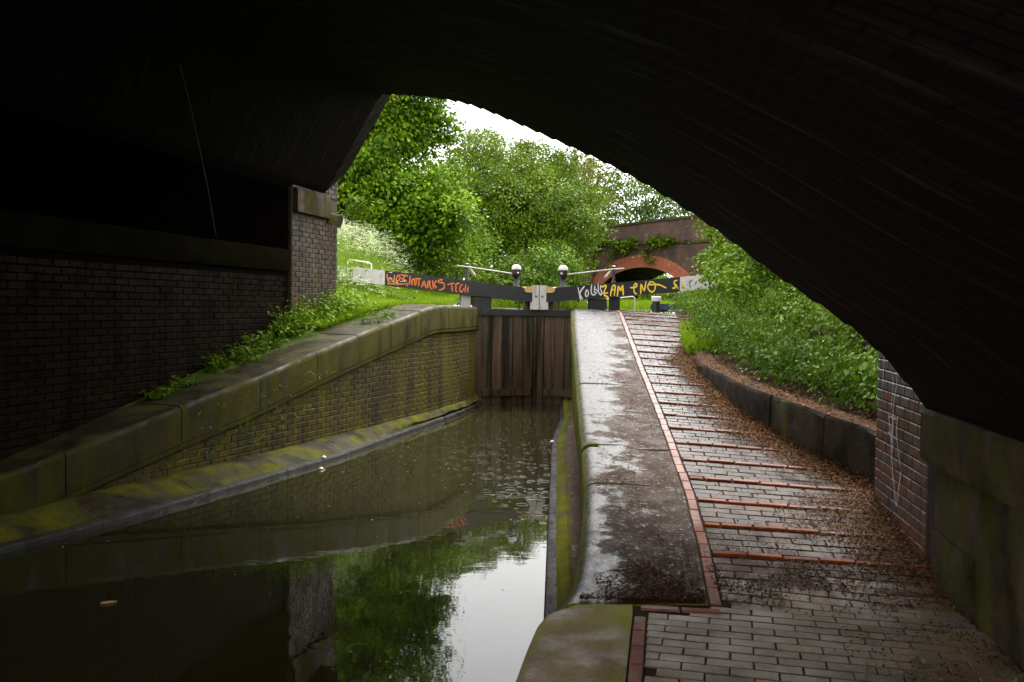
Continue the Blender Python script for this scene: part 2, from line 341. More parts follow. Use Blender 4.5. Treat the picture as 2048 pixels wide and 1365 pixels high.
class MB:
    def __init__(s): s.v = []; s.f = []
    def add(s, v, f):
        k = len(s.v); s.v += [tuple(p) for p in v]; s.f += [tuple(i + k for i in q) for q in f]
    def box(s, o, ax, ay, az):      # o corner, three edge vectors
        o, ax, ay, az = (np.array(q, float) for q in (o, ax, ay, az))
        p = [o, o + ax, o + ax + ay, o + ay]; p += [q + az for q in p]
        s.add(p, [(3, 2, 1, 0), (4, 5, 6, 7), (0, 1, 5, 4), (1, 2, 6, 5), (2, 3, 7, 6), (3, 0, 4, 7)])
    def tube(s, pts, rad, n=8, cap=True):
        pts = [np.array(p, float) for p in pts]; m = len(pts)
        rad = [rad] * m if isinstance(rad, (int, float)) else rad
        k = len(s.v); ref = np.array([.31, .17, .93])
        for i, p in enumerate(pts):
            t = pts[min(i + 1, m - 1)] - pts[max(i - 1, 0)]; t = t / (np.linalg.norm(t) + 1e-9)
            a = np.cross(t, ref)
            if np.linalg.norm(a) < .1: a = np.cross(t, np.array([1., 0, 0]))
            a /= np.linalg.norm(a); b = np.cross(t, a)
            for j in range(n):
                w = 2 * math.pi * j / n; s.v.append(tuple(p + rad[i] * (math.cos(w) * a + math.sin(w) * b)))
        for i in range(m - 1):
            for j in range(n):
                j2 = (j + 1) % n
                s.f.append((k + i * n + j, k + i * n + j2, k + (i + 1) * n + j2, k + (i + 1) * n + j))
        if cap:
            s.f.append(tuple(k + j for j in range(n))[::-1]); s.f.append(tuple(k + (m - 1) * n + j for j in range(n)))
    def lathe(s, c, prof, n=14, up=(0, 0, 1)):
        k = len(s.v)
        for r, z in prof:
            for j in range(n):
                w = 2 * math.pi * j / n; s.v.append((c[0] + r * math.cos(w), c[1] + r * math.sin(w), c[2] + z))
        for i in range(len(prof) - 1):
            for j in range(n):
                j2 = (j + 1) % n
                s.f.append((k + i * n + j, k + i * n + j2, k + (i + 1) * n + j2, k + (i + 1) * n + j))
        s.f.append(tuple(k + j for j in range(n))[::-1]); s.f.append(tuple(k + (len(prof) - 1) * n + j for j in range(n)))
    def loft(s, secs, closed=True, caps=True):
        k = len(s.v); n = len(secs[0])
        for q in secs: s.v += [tuple(p) for p in q]
        for i in range(len(secs) - 1):
            for j in range(n if closed else n - 1):
                j2 = (j + 1) % n
                s.f.append((k + i * n + j, k + (i + 1) * n + j, k + (i + 1) * n + j2, k + i * n + j2))
        if closed and caps:
            s.f.append(tuple(k + j for j in range(n))); s.f.append(tuple(k + (len(secs) - 1) * n + j for j in range(n))[::-1])
    def build(s, name, mat, parent=None, smooth=None):
        return mesh(name, s.v, s.f, mat, parent, smooth)

def brick_data(name, L, D, H, mat, ch=.006):   # a brick with worn front arrises; x along, y to the front (-), z up
    hx, hz = L / 2, H / 2
    v = [(-hx, 0, -hz), (hx, 0, -hz), (hx, 0, hz), (-hx, 0, hz),
         (-hx, D - ch, -hz), (hx, D - ch, -hz), (hx, D - ch, hz), (-hx, D - ch, hz),
         (-hx + ch, D, -hz + ch), (hx - ch, D, -hz + ch), (hx - ch, D, hz - ch), (-hx + ch, D, hz - ch)]
    v = [(x, -y, z) for x, y, z in v]
    f = [(0, 4, 5, 1), (1, 5, 6, 2), (2, 6, 7, 3), (3, 7, 4, 0), (4, 8, 9, 5), (5, 9, 10, 6), (6, 10, 11, 7), (7, 11, 8, 4), (8, 11, 10, 9)]
    f = [q[::-1] for q in f]
    me = bpy.data.meshes.new(name); me.from_pydata(v, [], f); me.materials.append(M[mat]); me.update()
    return me
def put(name, me, loc, rot, parent, scale=(1, 1, 1)):
    o = bpy.data.objects.new(name, me); C.objects.link(o); o.parent = parent
    o.location = Vector(loc) - wloc(parent); o.rotation_euler = rot; o.scale = scale
    return o
def joined(name, me, items, parent, mat):      # the same piece many times over in one mesh
    v0 = np.array([p.co[:] for p in me.vertices]); f0 = [tuple(p.vertices) for p in me.polygons]
    V = []; F = []
    for loc, rot, scl in items:
        Rm = np.array(rot.to_matrix()) if hasattr(rot, 'to_matrix') else np.array(__import__('mathutils').Euler(rot).to_matrix())
        k = len(V) * len(v0); V.append((v0 * np.array(scl)) @ Rm.T + np.array(loc)); F += [tuple(i + k for i in q) for q in f0]
    if not V: return None
    o = mesh(name, np.concatenate(V), F, mat, parent); o['kind'] = 'stuff'; return o
def lay_pieces(name, me, items, parent, mat, most=300, plural='bricks'):
    items = sorted(items, key=lambda it: it[0][0] ** 2 + it[0][1] ** 2)
    for loc, rot, scl in items[:most]: put(name, me, loc, rot, parent, scl)
    joined(plural, me, items[most:], parent, mat)

def leaf_cloud(name, pos, nrm, size, mat, parent=None, tone=None, aspect=.5, fold=.25, droop=None):
    n = len(pos)
    nrm = nrm / (np.linalg.norm(nrm, axis=1, keepdims=True) + 1e-9)
    t = rng.normal(size=(n, 3)) if droop is None else rng.normal(size=(n, 3)) * .55 + droop
    t -= nrm * np.sum(t * nrm, axis=1, keepdims=True); t /= (np.linalg.norm(t, axis=1, keepdims=True) + 1e-9)
    b = np.cross(nrm, t); s = size[:, None]
    V = np.empty((n, 4, 3))
    V[:, 0] = pos - t * s * .5
    V[:, 1] = pos + b * s * aspect * .5 + nrm * s * fold * .3 - t * s * .05
    V[:, 2] = pos + t * s * .5 - nrm * s * fold * .3
    V[:, 3] = pos - b * s * aspect * .5 + nrm * s * fold * .3 - t * s * .05
    V = V.reshape(-1, 3)
    if parent is not None: V = V - np.array(wloc(parent))
    me = bpy.data.meshes.new(name)
    me.vertices.add(4 * n); me.vertices.foreach_set('co', V.ravel())
    me.loops.add(4 * n); me.loops.foreach_set('vertex_index', np.arange(4 * n))
    me.polygons.add(n); me.polygons.foreach_set('loop_start', np.arange(n) * 4)
    me.update(calc_edges=True)
    a = me.attributes.new('tone', 'FLOAT', 'POINT')
    tn = rng.random(n) if tone is None else np.clip(tone, 0, 1)
    a.data.foreach_set('value', np.repeat(tn, 4))
    me.materials.append(M[mat])
    o = bpy.data.objects.new(name, me); C.objects.link(o)
    if parent is not None: o.parent = parent
    return o
def blade_cloud(name, base, h, lean, mat, width=.008, parent=None, tone=None):
    n = len(base)
    ang = rng.random(n) * 2 * math.pi
    side = np.stack([np.cos(ang), np.sin(ang), np.zeros(n)], 1) * width
    mid = base + np.stack([lean[:, 0] * .35, lean[:, 1] * .35, h * .6], 1)
    tip = base + np.stack([lean[:, 0], lean[:, 1], h], 1)
    V = np.stack([base - side, base + side, mid + side * .7, mid - side * .7, tip], 1).reshape(-1, 3)
    me = bpy.data.meshes.new(name)
    me.vertices.add(5 * n); me.vertices.foreach_set('co', V.ravel())
    idx = (np.arange(n)[:, None] * 5 + np.array([0, 1, 2, 3, 3, 2, 4])[None]).ravel()
    me.loops.add(7 * n); me.loops.foreach_set('vertex_index', idx)
    ls = (np.arange(n)[:, None] * 7 + np.array([0, 4])[None]).ravel()
    me.polygons.add(2 * n); me.polygons.foreach_set('loop_start', ls)
    me.update(calc_edges=True)
    a = me.attributes.new('tone', 'FLOAT', 'POINT')
    tn = rng.random(n) if tone is None else np.clip(tone, 0, 1)
    a.data.foreach_set('value', np.repeat(tn, 5))
    me.materials.append(M[mat])
    o = bpy.data.objects.new(name, me); C.objects.link(o)
    if parent is not None: o.parent = parent
    return o

# ------------------------------------------------------------------ the lie of the land (z = 0 is the lower canal)
def sst(a, b, x):
    t = np.clip((x - a) / (b - a), 0, 1); return t * t * (3 - 2 * t)
def ramp_z(Y):
    Y = np.asarray(Y, float)
    z = np.where(Y < 5.2, .31, .31 + .135 * (Y - 5.2))
    t = np.clip((Y - 16.6) / 2, 0, 1)
    return np.where(Y > 16.6, .31 + .135 * 11.4 + .27 * (t - t * t / 2), z)
def path_z(X, Y):
    return ramp_z(Y) - .03 * (np.asarray(X, float) - 1.2) * sst(5.2, 7.5, np.asarray(Y, float))
def tab(*pts):
    ys = [p[0] for p in pts]; xs = [p[1] for p in pts]
    return lambda y: np.interp(y, ys, xs)
# plan lines, given as (Y, X)
WX = tab((1, -7.0), (3, -6.2), (7.4, -4.45), (9.07, -3.8), (10.67, -3.16), (12.79, -2.4), (15, -1.66), (16.3, -1.25), (17.3, -.98), (18.6, -.74), (19.6, -.7))
WTOP = tab((1, .4), (6.5, .41), (7.77, .52), (8.94, .747), (9.99, .945), (11, 1.125), (12.14, 1.36), (12.9, 1.505), (13.6, 1.625), (14.44, 1.765), (15.26, 1.905), (15.75, 1.975), (16.25, 2.01), (17, 2.015), (19.6, 1.99))
WBOT = lambda y: np.minimum(WTOP(y) - .40, 1.60)
LIP = tab((1, -6.6), (3, -5.75), (7.17, -3.98), (8.13, -3.535), (9.84, -2.9), (12.09, -2.13), (14.5, -1.55), (16.4, -1.05), (17.8, -.76), (19.6, -.6))
LWX = lambda y: .23 * np.asarray(y, float) - 6.366           # left abutment
RWX = lambda y: 1.84 + .14 * np.asarray(y, float)            # right abutment
CRX = tab((5.2, .28), (5.48, .40), (6.17, .495), (7.2, .598), (8.2, .655), (8.78, .68), (10.7, .77), (13.26, .906), (15.6, 1.024), (18.2, 1.17), (19.6, 1.24))
RLIP = tab((5.2, .2), (5.85, .231), (8.67, .365), (13.17, .587), (14.18, .668), (16.2, .87), (19.6, 1.0))
STX = tab((5.2, 1.15), (6.04, 1.25), (7.1, 1.36), (8.17, 1.43), (9.58, 1.52), (12.23, 1.67), (15.15, 1.85), (16.9, 1.96), (18.4, 2.05), (24, 2.4))
NSX = tab((2, .2), (4.13, .547), (5.18, .72))                # near edging strip, left side
NEARX = tab((-12, -2.4), (2.0, -.3), (3.3, -.1), (4.1, .02), (4.57, .089), (4.99, .163), (5.2, .24))
PRX = tab((-8, .72), (5.9, 2.666), (7.22, 2.85), (7.3, 2.98), (7.6, 2.96), (8.18, 2.75), (8.5, 2.66), (9.8, 2.45), (11.8, 2.36), (13.8, 2.62), (17.5, 3.2), (24, 4.1), (46, 7.0))
KTOP = tab((7.2, 1.0), (7.5, 1.02), (8.5, 1.13), (9.7, 1.2), (11.3, 1.29), (12.8, 1.42))

# water of the lower canal and of the full lock chamber
ys = np.linspace(-14, 19.5, 30)
mesh('canal_water', [(-9, -14, 0), (3, -14, 0), (3, 19.5, 0), (-9, 19.5, 0)], [(0, 1, 2, 3)], 'water')['kind'] = 'structure'
mesh('lock_water', [(-.72, 19.5, 1.5), (1.8, 19.5, 1.5), (1.8, 33, 1.5), (-.72, 33, 1.5)], [(0, 1, 2, 3)], 'water')['kind'] = 'structure'
mesh('canal_bed', [(-9.5, -14, -1.2), (4, -14, -1.2), (4, 34, -1.2), (-9.5, 34, -1.2)], [(0, 1, 2, 3)], 'soil')['kind'] = 'structure'

# left bank: behind the wing wall, rising towards the trees
def left_z(X, Y):
    X = np.asarray(X, float); Y = np.asarray(Y, float)
    edge = np.where(Y < 19.5, WX(Y), -.75)
    o = np.maximum(edge - .5 - X, 0)
    base = np.where(Y < 19.5, WTOP(Y), 1.99) - .03
    rise = 1.15 * sst(1.3, 5.0, o) * sst(15.5, 19.5, Y) + .5 * sst(4, 12, o)
    return base + rise + .035 * np.clip(Y - 19, 0, 40) + .12 * sst(0, 1.0, o) * (Y < 15)
def grid(name, fx, fz, us, vs, mat, kind='structure'):
    V = []; F = []
    for y in vs:
        for u in us:
            x = fx(u, y); V.append((x, y, float(fz(x, y))))
    n = len(us)
    for j in range(len(vs) - 1):
        for i in range(n - 1):
            k = j * n + i; F.append((k, k + 1, k + n + 1, k + n))
    o = mesh(name, V, F, mat, smooth=60); o['kind'] = kind; return o
us = np.array([0, .12, .3, .5, .8, 1.2, 1.7, 2.3, 3, 4, 5, 6.5, 8, 11, 16, 30, 60, 150, 400])
vs = np.concatenate([np.linspace(1.0, 13, 14), np.linspace(13.5, 24, 22), np.linspace(25, 60, 20), [80, 120, 250, 600]])
grid('left_bank', lambda u, y: float(np.where(y < 19.5, WX(y), -.75)) - .55 - u, left_z, us[::-1], vs, 'turf')
# right bank: soil strip behind the kerb, then a steep overgrown slope
def right_base(Y):
    Y = np.asarray(Y, float)
    return np.where(Y < 12.8, KTOP(Y) - .05, np.maximum(ramp_z(Y) - .05, 1.38))
def right_z(X, Y):
    o = np.maximum(np.asarray(X, float) - PRX(Y) - .2, 0)
    steep = np.where(np.asarray(Y) < 24, .85, .85 - .5 * sst(24, 34, np.asarray(Y, float)))
    return right_base(Y) + .1 * np.minimum(o, .45) + steep * np.clip(o - .45, 0, 3.2) + .05 * np.clip(o - 3.6, 0, 30)
vs2 = np.concatenate([np.linspace(5.9, 13, 24), np.linspace(13.4, 24, 20), np.linspace(25, 60, 16), [80, 120, 250, 600]])
grid('right_bank', lambda u, y: float(PRX(y)) + (.2 if y < 12.8 else -.1) + u, right_z, us, vs2, 'soil')
# ground beyond the lock and the side of the chamber under the gate beam
far_z = lambda X, Y: 1.93 + .022 * np.clip(np.asarray(Y, float) - 31, 0, 40)
grid('far_ground', lambda u, y: -1.4 + u * (1 if y < 36 else (y - 30) / 6.0) - (0 if y < 36 else (y - 36) * 1.2), far_z, np.linspace(0, 9, 12), np.array([31, 33, 35, 40, 48, 60, 100, 250, 600]), 'turf')

# ------------------------------------------------------------------ sections along a plan line
def frame(fx, y, d=.02):
    t = np.array([float(fx(y + d)) - float(fx(y - d)), 2 * d]); t /= np.linalg.norm(t)
    return np.array([float(fx(y)), y]), np.array([t[1], -t[0]])      # point, normal to the right of travel
def sect(fx, y, prof):
    p, n = frame(fx, y)
    return [(p[0] + o * n[0], p[1] + o * n[1], z) for o, z in prof]
def bull(front, back, top, bot, r, sgn=1, n=5):
    pts = [(back * sgn, bot), (front * sgn, bot)]
    for i in range(n + 1):
        a = math.pi / 2 * i / n
        pts.append(((front - r + r * math.cos(a)) * sgn, top - r + r * math.sin(a)))
    pts.append((back * sgn, top + .012))
    return pts

# ---- left wing wall
wing = empty('wing_wall', (-2.4, 12.8, 0), 'long mossy wing wall with swept stone coping left of the lock gates', 'wall')
cuts = [3.0, 5.2, 6.9, 8.35, 9.75, 11.0, 12.2, 13.25, 14.25, 15.3, 16.5, 17.7, 18.95]
for a, b in zip(cuts[:-1], cuts[1:]):
    mb = MB(); yy = np.linspace(a + .006, b - .006, 7)
    dz = random.uniform(-.008, .008)
    mb.loft([sect(WX, y, bull(.06, -.78, WTOP(y) + dz, WBOT(y), .065)) for y in yy])
    mb.build('coping_stone', 'coping_l', wing, 40)
mb = MB(); yy = np.linspace(7.6, 18.9, 60)
mb.loft([sect(WX, y, [(-.3, WBOT(y) - .075), (.045, WBOT(y) - .075), (.055, WBOT(y) - .06), (.055, WBOT(y) - .012), (.04, WBOT(y)), (-.3, WBOT(y))]) for y in yy])
mb.build('moulding_course', 'coping_l', wing, 30)
mb = MB()
mb.loft([sect(WX, y, [(-.4, -1.1), (0, -1.1), (0, max(WBOT(y) + .03, .1)), (-.4, max(WBOT(y) + .03, .1))]) for y in np.linspace(3, 19.0, 60)])
mb.build('brick_core', 'mortar_pale', wing, 30)
bd = brick_data('brick', .217, .03, .067, 'wing_brick')
items = []
arc = [0]; ya = np.linspace(7.6, 18.9, 800); xa = WX(ya)
sa = np.concatenate([[0], np.cumsum(np.hypot(np.diff(xa), np.diff(ya)))])
for r in range(24):
    z = .13 + .075 * r
    for q in range(60):
        s = .12 + .2265 * (q + .5 * (r % 2))
        if s > sa[-1] - .12: break
        y = float(np.interp(s, sa, ya))
        if z + .04 > WBOT(y) - .07: continue
        p, n = frame(WX, y); a = math.atan2(n[1], n[0]) + math.pi / 2
        items.append(((p[0] - n[0] * .02, p[1] - n[1] * .02, z), (0, 0, a), (1, random.uniform(.92, 1.06), 1)))
lay_pieces('brick', bd, items, wing, 'wing_brick')
lc = np.arange(3.0, 19.2, 1.32)
for a, b in zip(lc[:-1], lc[1:]):
    S = []
    for y in np.linspace(a + .004, b - .004, 6):
        p, n = frame(WX, y); w = abs((float(LIP(y)) - float(WX(y))) * n[0])
        w = max(w, .12); wob = .012 * math.sin(y * 3.1) + .01 * math.sin(y * 7.7)
        prof = [(-.05, -.6), (w, -.6), (w, .035), (w - .02, .055), (w - .1, .06), (w * .62, .10 + wob), (w * .35, .165 + wob), (.02, .19 + wob * .5), (-.05, .19)]
        S.append([(p[0] + o * n[0], p[1] + o * n[1], z) for o, z in prof])
    mb = MB(); mb.loft(S)
    fm = []
    for i in range(len(S) - 1):
        fm += [1, 1, 1, 1, 0, 0, 0, 0, 0]
    fm += [0, 0]
    mesh('ledge_stone', mb.v, mb.f, None, wing, 50, ['ledge', 'lip'], fm)

# ---- right wing wall carrying the ramp coping
rwing = empty('wing_wall', (.8, 11, 0), 'wing wall right of the lock with broad wet grey coping climbing beside the red brick strip', 'wall')
cuts = [5.23, 6.3, 7.3, 8.3, 8.42, 9.7, 11.0, 12.3, 13.6, 14.9, 16.2, 17.4, 18.6]
for a, b in zip(cuts[:-1], cuts[1:]):
    if b - a < .2: continue
    mb = MB(); S = []
    dz = random.uniform(-.006, .006)
    for y in np.linspace(a + .004, b - .004, 7):
        x0 = float(CRX(y)); x1 = float(STX(y)) - .008; zt = float(path_z(x0, y)) + dz; zr = float(path_z(x1, y)) + .004
        pr = [(x1, y, zr - .3), (x0 - .02, y, zt - .38)]
        for i in range(6):
            t = math.pi / 2 * i / 5; r = .1
            pr.append((x0 - .02 + r - r * math.cos(t), y, zt - r + r * math.sin(t)))
        pr += [(x0 + .3, y, zt - .004), (x1 - .15, y, zr - .002), (x1, y, zr)]
        S.append(pr[::-1])
    mb.loft(S); mb.build('coping_stone', 'coping_r', rwing, 40)
for a, b in ((5.1, 8.3), (8.3, 8.42), (8.42, 18.9)):
    mb = MB(); S = []
    for y in np.linspace(a, b, 12):
        off = .14 if b - a < .2 else .03
        x0 = float(CRX(y)) + off; zt = float(path_z(x0, y)) - (.005 if b - a < .2 else .3)
        x9 = float(STX(y)) - .01 if b - a < .2 else x0 + .35
        S.append([(x0, y, zt), (x0, y, -1.1), (x9, y, -1.1), (x9, y, zt)])
    mb.loft(S); mb.build('wall_face' if b - a > .2 else 'stop_plank_groove', 'moss_wall' if b - a > .2 else 'coping_r', rwing, 30)
lc = np.linspace(5.15, 18.9, 12)
for a, b in zip(lc[:-1], lc[1:]):
    S = []
    for y in np.linspace(a + .003, b - .003, 6):
        x0 = float(RLIP(y)); x1 = float(CRX(y)) + .05; w = x1 - x0
        wob = .01 * math.sin(y * 4.1)
        S.append([(x0, y, -.6), (x0, y, .045), (x0 + .015, y, .06), (x0 + .08, y, .065), (x0 + .1, y, .1 + wob), (x0 + .17, y, .125 + wob), (x0 + .2, y, .11), (x1, y, .14), (x1, y, -.6)][::-1])
    mb = MB(); mb.loft(S)
    one = [2, 2, 1, 1, 1, 0, 0, 0, 0]
    mesh('ledge_stone', mb.v, mb.f, None, rwing, 50, ['lip', 'moss_r', 'ledge_r'], (one * 5) + [0, 0])

# ---- flat coping of the towpath edge beside the water, near the camera
near = empty('towpath_edge', (.3, 4.5, 0), 'flat mossy stone edge of the towpath where it meets the water', 'coping')
cuts = [-6, -2, .5, 2.2, 3.2, 4.05, 5.22]
for a, b in zip(cuts[:-1], cuts[1:]):
    S = []
    for y in np.linspace(a + .006, b - .006, 9):
        x0 = float(NEARX(y)); x1 = float(NSX(y)) - .01 if y > 2 else x0 + .5
        k = sst(5.05, 5.22, y) * .1
        pr = [(x1, y, -.1), (x0 + k, y, -1.1)]
        for i in range(6):
            t = math.pi / 2 * i / 5; r = .07
            pr.append((x0 + k + r - r * math.cos(t), y, .31 - r + r * math.sin(t)))
        pr += [(x0 + .25, y, .314), (x1, y, .314)]
        S.append(pr[::-1])
    mb = MB(); mb.loft(S); mb.build('coping_stone', 'coping_near', near, 40)

# ------------------------------------------------------------------ towpath: bedding, pavers, ridges, edging
V = []; F = []
yy = np.concatenate([np.linspace(-6, 5, 12), [5.195, 5.26], np.linspace(5.3, 19, 60), np.linspace(20, 46, 14)])
for y in yy:
    xl = float(NSX(y)) - .02 if 2 < y < 5.25 else (float(NEARX(y)) + .4 if y <= 2 else float(STX(y)) - .05)
    xr = float(PRX(y)) + .35
    for k in range(5):
        x = xl + (xr - xl) * k / 4; V.append((x, y, float(path_z(x, y)) - (.0062 if y < 5.5 else .0045)))
for j in range(len(yy) - 1):
    for k in range(4):
        i = j * 5 + k; F.append((i, i + 1, i + 6, i + 5))
tow = mesh('towpath', V, F, 'bed', smooth=60); tow['kind'] = 'structure'
pd = brick_data('paver', .22, .05, .093, 'paver', .004)      # its front face becomes the top
def flat_rot(yaw, X, Y):      # lay a brick's front face (-y) upward, following the path
    e = .05
    sx = (float(path_z(X + e, Y)) - float(path_z(X - e, Y))) / (2 * e); sy = (float(path_z(X, Y + e)) - float(path_z(X, Y - e))) / (2 * e)
    up = Vector((-sx, -sy, 1)).normalized(); ax = Vector((math.cos(yaw), math.sin(yaw), 0)); ax = (ax - up * ax.dot(up)).normalized()
    bx = ax.cross(-up)
    m = Matrix((ax, -up, ax.cross(-up))).transposed()
    return m.to_euler()
def jit(a): return random.uniform(-a, a)
items = []
TH = R(13.4); ax = np.array([math.cos(TH), -math.sin(TH)]); bx = np.array([math.sin(TH), math.cos(TH)])
for r in range(-12, 40):            # level apron under the bridge
    org = np.array([.3, 2.6]) + bx * r * .1
    for q in range(-2, 16):
        c = org + ax * (q * .225 + (.1125 if r % 2 else 0))
        if c[1] > 5.58 or c[1] < 2.4: continue
        left = (float(NSX(c[1])) + .075) if c[1] < 5.16 else float(STX(c[1])) + .08
        hw = .11
        x0 = max(c[0] - hw, left); x1 = min(c[0] + hw, float(RWX(c[1])) + .02)
        if x1 - x0 < .05: continue
        if c[1] > 5.12 and c[0] < 1.2 and x0 < 1.23: continue
        cx = (x0 + x1) / 2; cy = c[1] - (cx - c[0]) * math.tan(TH)
        items.append(((cx + jit(.002), cy + jit(.002), float(path_z(cx, cy)) - .05 + jit(.0025)), flat_rot(-TH + jit(.008), cx, cy), ((x1 - x0) / .22, 1, 1)))
apron = items; items = []
T2 = R(6.5)
ridge_y = [5.98 + .525 * k for k in range(25)]
ridges = []
for r in range(0, 125):
    y0 = 5.56 + .105 * r
    if y0 > 18.3: break
    is_ridge = (r % 5 == 4)
    xs0 = float(STX(y0)) + .078
    x = xs0 + (0 if r % 2 == 0 else -.11)
    while True:
        L = .225
        x0 = max(x, xs0); x1 = x + L
        cx = (x0 + x1) / 2; cy = y0 - (cx - xs0) * math.tan(T2) * (1 if y0 < 12 else 1)
        if x0 > float(PRX(cy)) + .02: break
        if x1 - x0 > .05:
            if is_ridge: ridges.append((cx, cy, x1 - x0 - .009))
            else: items.append(((cx + jit(.002), cy + jit(.002), float(path_z(cx, cy)) - .05 + jit(.003)), flat_rot(-T2 + jit(.012), cx, cy), ((x1 - x0 - .007) / .22, 1, 1)))
        x += L
for it in apron: put('paver', pd, it[0], it[1], tow, it[2])
pr = brick_data('paver', .22, .05, .095, 'paver_ramp', .003)
lay_pieces('paver', pr, items, tow, 'paver_ramp', max(60, 300 - len(apron)), 'pavers')
rd = brick_data('ridge_brick', .216, .09, .056, 'ridge', .006)
for cx, cy, L in ridges:
    put('ridge_brick', rd, (cx, cy + jit(.004), float(path_z(cx, cy)) - .09 + .0135 + jit(.004)), flat_rot(-T2 + jit(.02), cx, cy), tow, (L / .216, 1, 1))
ed = brick_data('edging_brick', .216, .05, .066, 'edging', .005)
y = 5.24
while y < 18.4:
    x = float(STX(y + .11)) + .036; a = math.atan2(.2, float(STX(y + .2)) - float(STX(y)))
    put('edging_brick', ed, (x + jit(.003), y + .11, float(path_z(x, y + .11)) - .046 + jit(.002)), flat_rot(a + jit(.01), x, y + .11), tow)
    y += .222
y = 2.3
while y < 5.0:
    x = float(NSX(y + .11)) + .034; a = math.atan2(.2, float(NSX(y + .2)) - float(NSX(y)))
    put('edging_brick', ed, (x, y + .11, .268 + jit(.0015)), flat_rot(a, x, y + .11), tow); y += .2265
for q in range(2):
    put('edging_brick', ed, (.86 + q * .225, 5.165 - q * .03, .267), flat_rot(-R(7), .86, 5.0), tow)
put('edging_brick', ed, (2.2, 5.52, .28), flat_rot(-R(8), 2.2, 5.3), tow)
put('edging_brick', ed, (2.44, 5.49, .28), flat_rot(-R(8), 2.4, 5.3), tow)

# ------------------------------------------------------------------ the bridge overhead
bridge = empty('canal_bridge', (-3, 14.6, 0), 'dark brick skew bridge arching over the canal and towpath', 'bridge')
prof = [(-3.03, 14.6, 3.68), (-2.896, 14.41, 3.767), (-2.681, 14.082, 3.992), (-2.426, 13.693, 4.269), (-2.092, 13.184, 4.645), (-1.89, 12.87, 4.84),
        (-1.83, 12.79, 4.875), (-1.612, 12.451, 4.808), (-1.142, 11.733, 4.627), (-.789, 11.195, 4.469), (-.529, 10.798, 4.34), (-.171, 10.251, 4.09), (.153, 9.756, 3.864),
        (.495, 9.235, 3.613), (.76, 8.831, 3.429), (1.003, 8.46, 3.238), (1.35, 7.93, 2.933), (1.688, 7.415, 2.601), (1.863, 7.148, 2.391),
        (2.0, 6.939, 2.233), (2.225, 6.594, 2.03), (2.342, 6.416, 1.925), (2.463, 6.23, 1.783), (2.559, 6.085, 1.642), (2.621, 5.99, 1.503), (2.665, 5.92, 1.39)]
P = np.array(prof); d = np.concatenate([[0], np.cumsum(np.linalg.norm(np.diff(P, axis=0), axis=1))])
nn = 190; ss = np.linspace(0, d[-1], nn); PP = np.stack([np.interp(ss, d, P[:, i]) for i in range(3)], 1)
k0 = int(np.argmax(PP[:, 2])) + 1
for _ in range(60):                   # fair the long flank of the arch, leave the crown corner crisp
    PP[k0 + 1:-1] = .25 * PP[k0:-2] + .5 * PP[k0 + 1:-1] + .25 * PP[k0 + 2:]
tt = ss / d[-1]; dirs = np.stack([.23 * (1 - tt) + .14 * tt, np.ones(nn), np.zeros(nn)], 1)
LEN = 12.5; rows = np.array([0, .11, .225, .45, .9, 1.8, 3.0, 5, 8, LEN])
V = []; UV = []
for r in rows:
    for i in range(nn):
        jag = (.0045 * ((i * 7919) % 5 - 2) if r == 0 else 0)
        V.append(PP[i] - dirs[i] * r + np.array([0, 0, jag])); UV.append((ss[i], r))
F = []
for j in range(len(rows) - 1):
    for i in range(nn - 1):
        k = j * nn + i; F.append((k, k + nn, k + nn + 1, k + 1))
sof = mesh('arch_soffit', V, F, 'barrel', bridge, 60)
uvl = sof.data.uv_layers.new(name='UVMap')
for lp in sof.data.loops: uvl.data[lp.index].uv = UV[lp.vertex_index]
# spandrel and parapet of the far face, with real thickness
V = []; F = []
off = np.array([.84, .55, 0]) * .02
for i in range(nn):
    b = PP[i]; fwd = np.array([.55 * .45, .84 * .45, 0])
    lo = b + np.array([0, 0, .012])
    V += [lo, lo + fwd + np.array([0, 0, .35]), np.array([b[0], b[1], 6.4]) + fwd, np.array([b[0], b[1], 6.4])]
for i in range(nn - 1):
    k = 4 * i
    for a in range(4): F.append((k + a, k + 4 + a, k + 4 + (a + 1) % 4, k + (a + 1) % 4))
F += [(0, 1, 2, 3), (4 * nn - 1, 4 * nn - 2, 4 * nn - 3, 4 * nn - 4)]
V = np.array(V); keep = V
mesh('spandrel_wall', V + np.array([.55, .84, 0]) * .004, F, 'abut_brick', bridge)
# left abutment
mb = MB()
def lw(y, o, z):      # o out of the left wall towards the canal
    n = np.array([1, -.23]) / math.hypot(1, .23); return (float(LWX(y)) + o * n[0], y + o * n[1], z)
S = [[lw(y, -.5, -.5), lw(y, -.5, 3.9), lw(y, 0, 3.9), lw(y, 0, -.5)] for y in (2.2, 3, 5, 10, 13.45)]
mb.loft(S); mb.build('abutment_wall', 'mortar', bridge)
mb = MB(); S = [[lw(y, -.1, 2.46), lw(y, -.1, 2.775), lw(y, .035, 2.775), lw(y, .055, 2.74), lw(y, .055, 2.48), lw(y, .045, 2.46)] for y in (2.2, 3, 5, 10, 13.42)]
mb.loft(S); mb.build('stone_band', 'band', bridge, 30)
bd2 = brick_data('brick', .217, .03, .066, 'abut_brick')
aL = math.atan2(1, .23)
items = []
for r in range(26):
    z = .55 + .075 * r
    if z > 2.42: break
    for q in range(30):
        y = 13.28 - (q + .5 * (r % 2)) * .2265 * .9746
        if y < 7.4: break
        if z < float(WTOP(y)) - .1: continue
        items.append((lw(y, -.0245 + jit(.0025), z + jit(.002)), (0, 0, aL + jit(.006)), (1, random.uniform(.95, 1.05), 1)))
lay_pieces('brick', bd2, items, bridge, 'abut_brick')
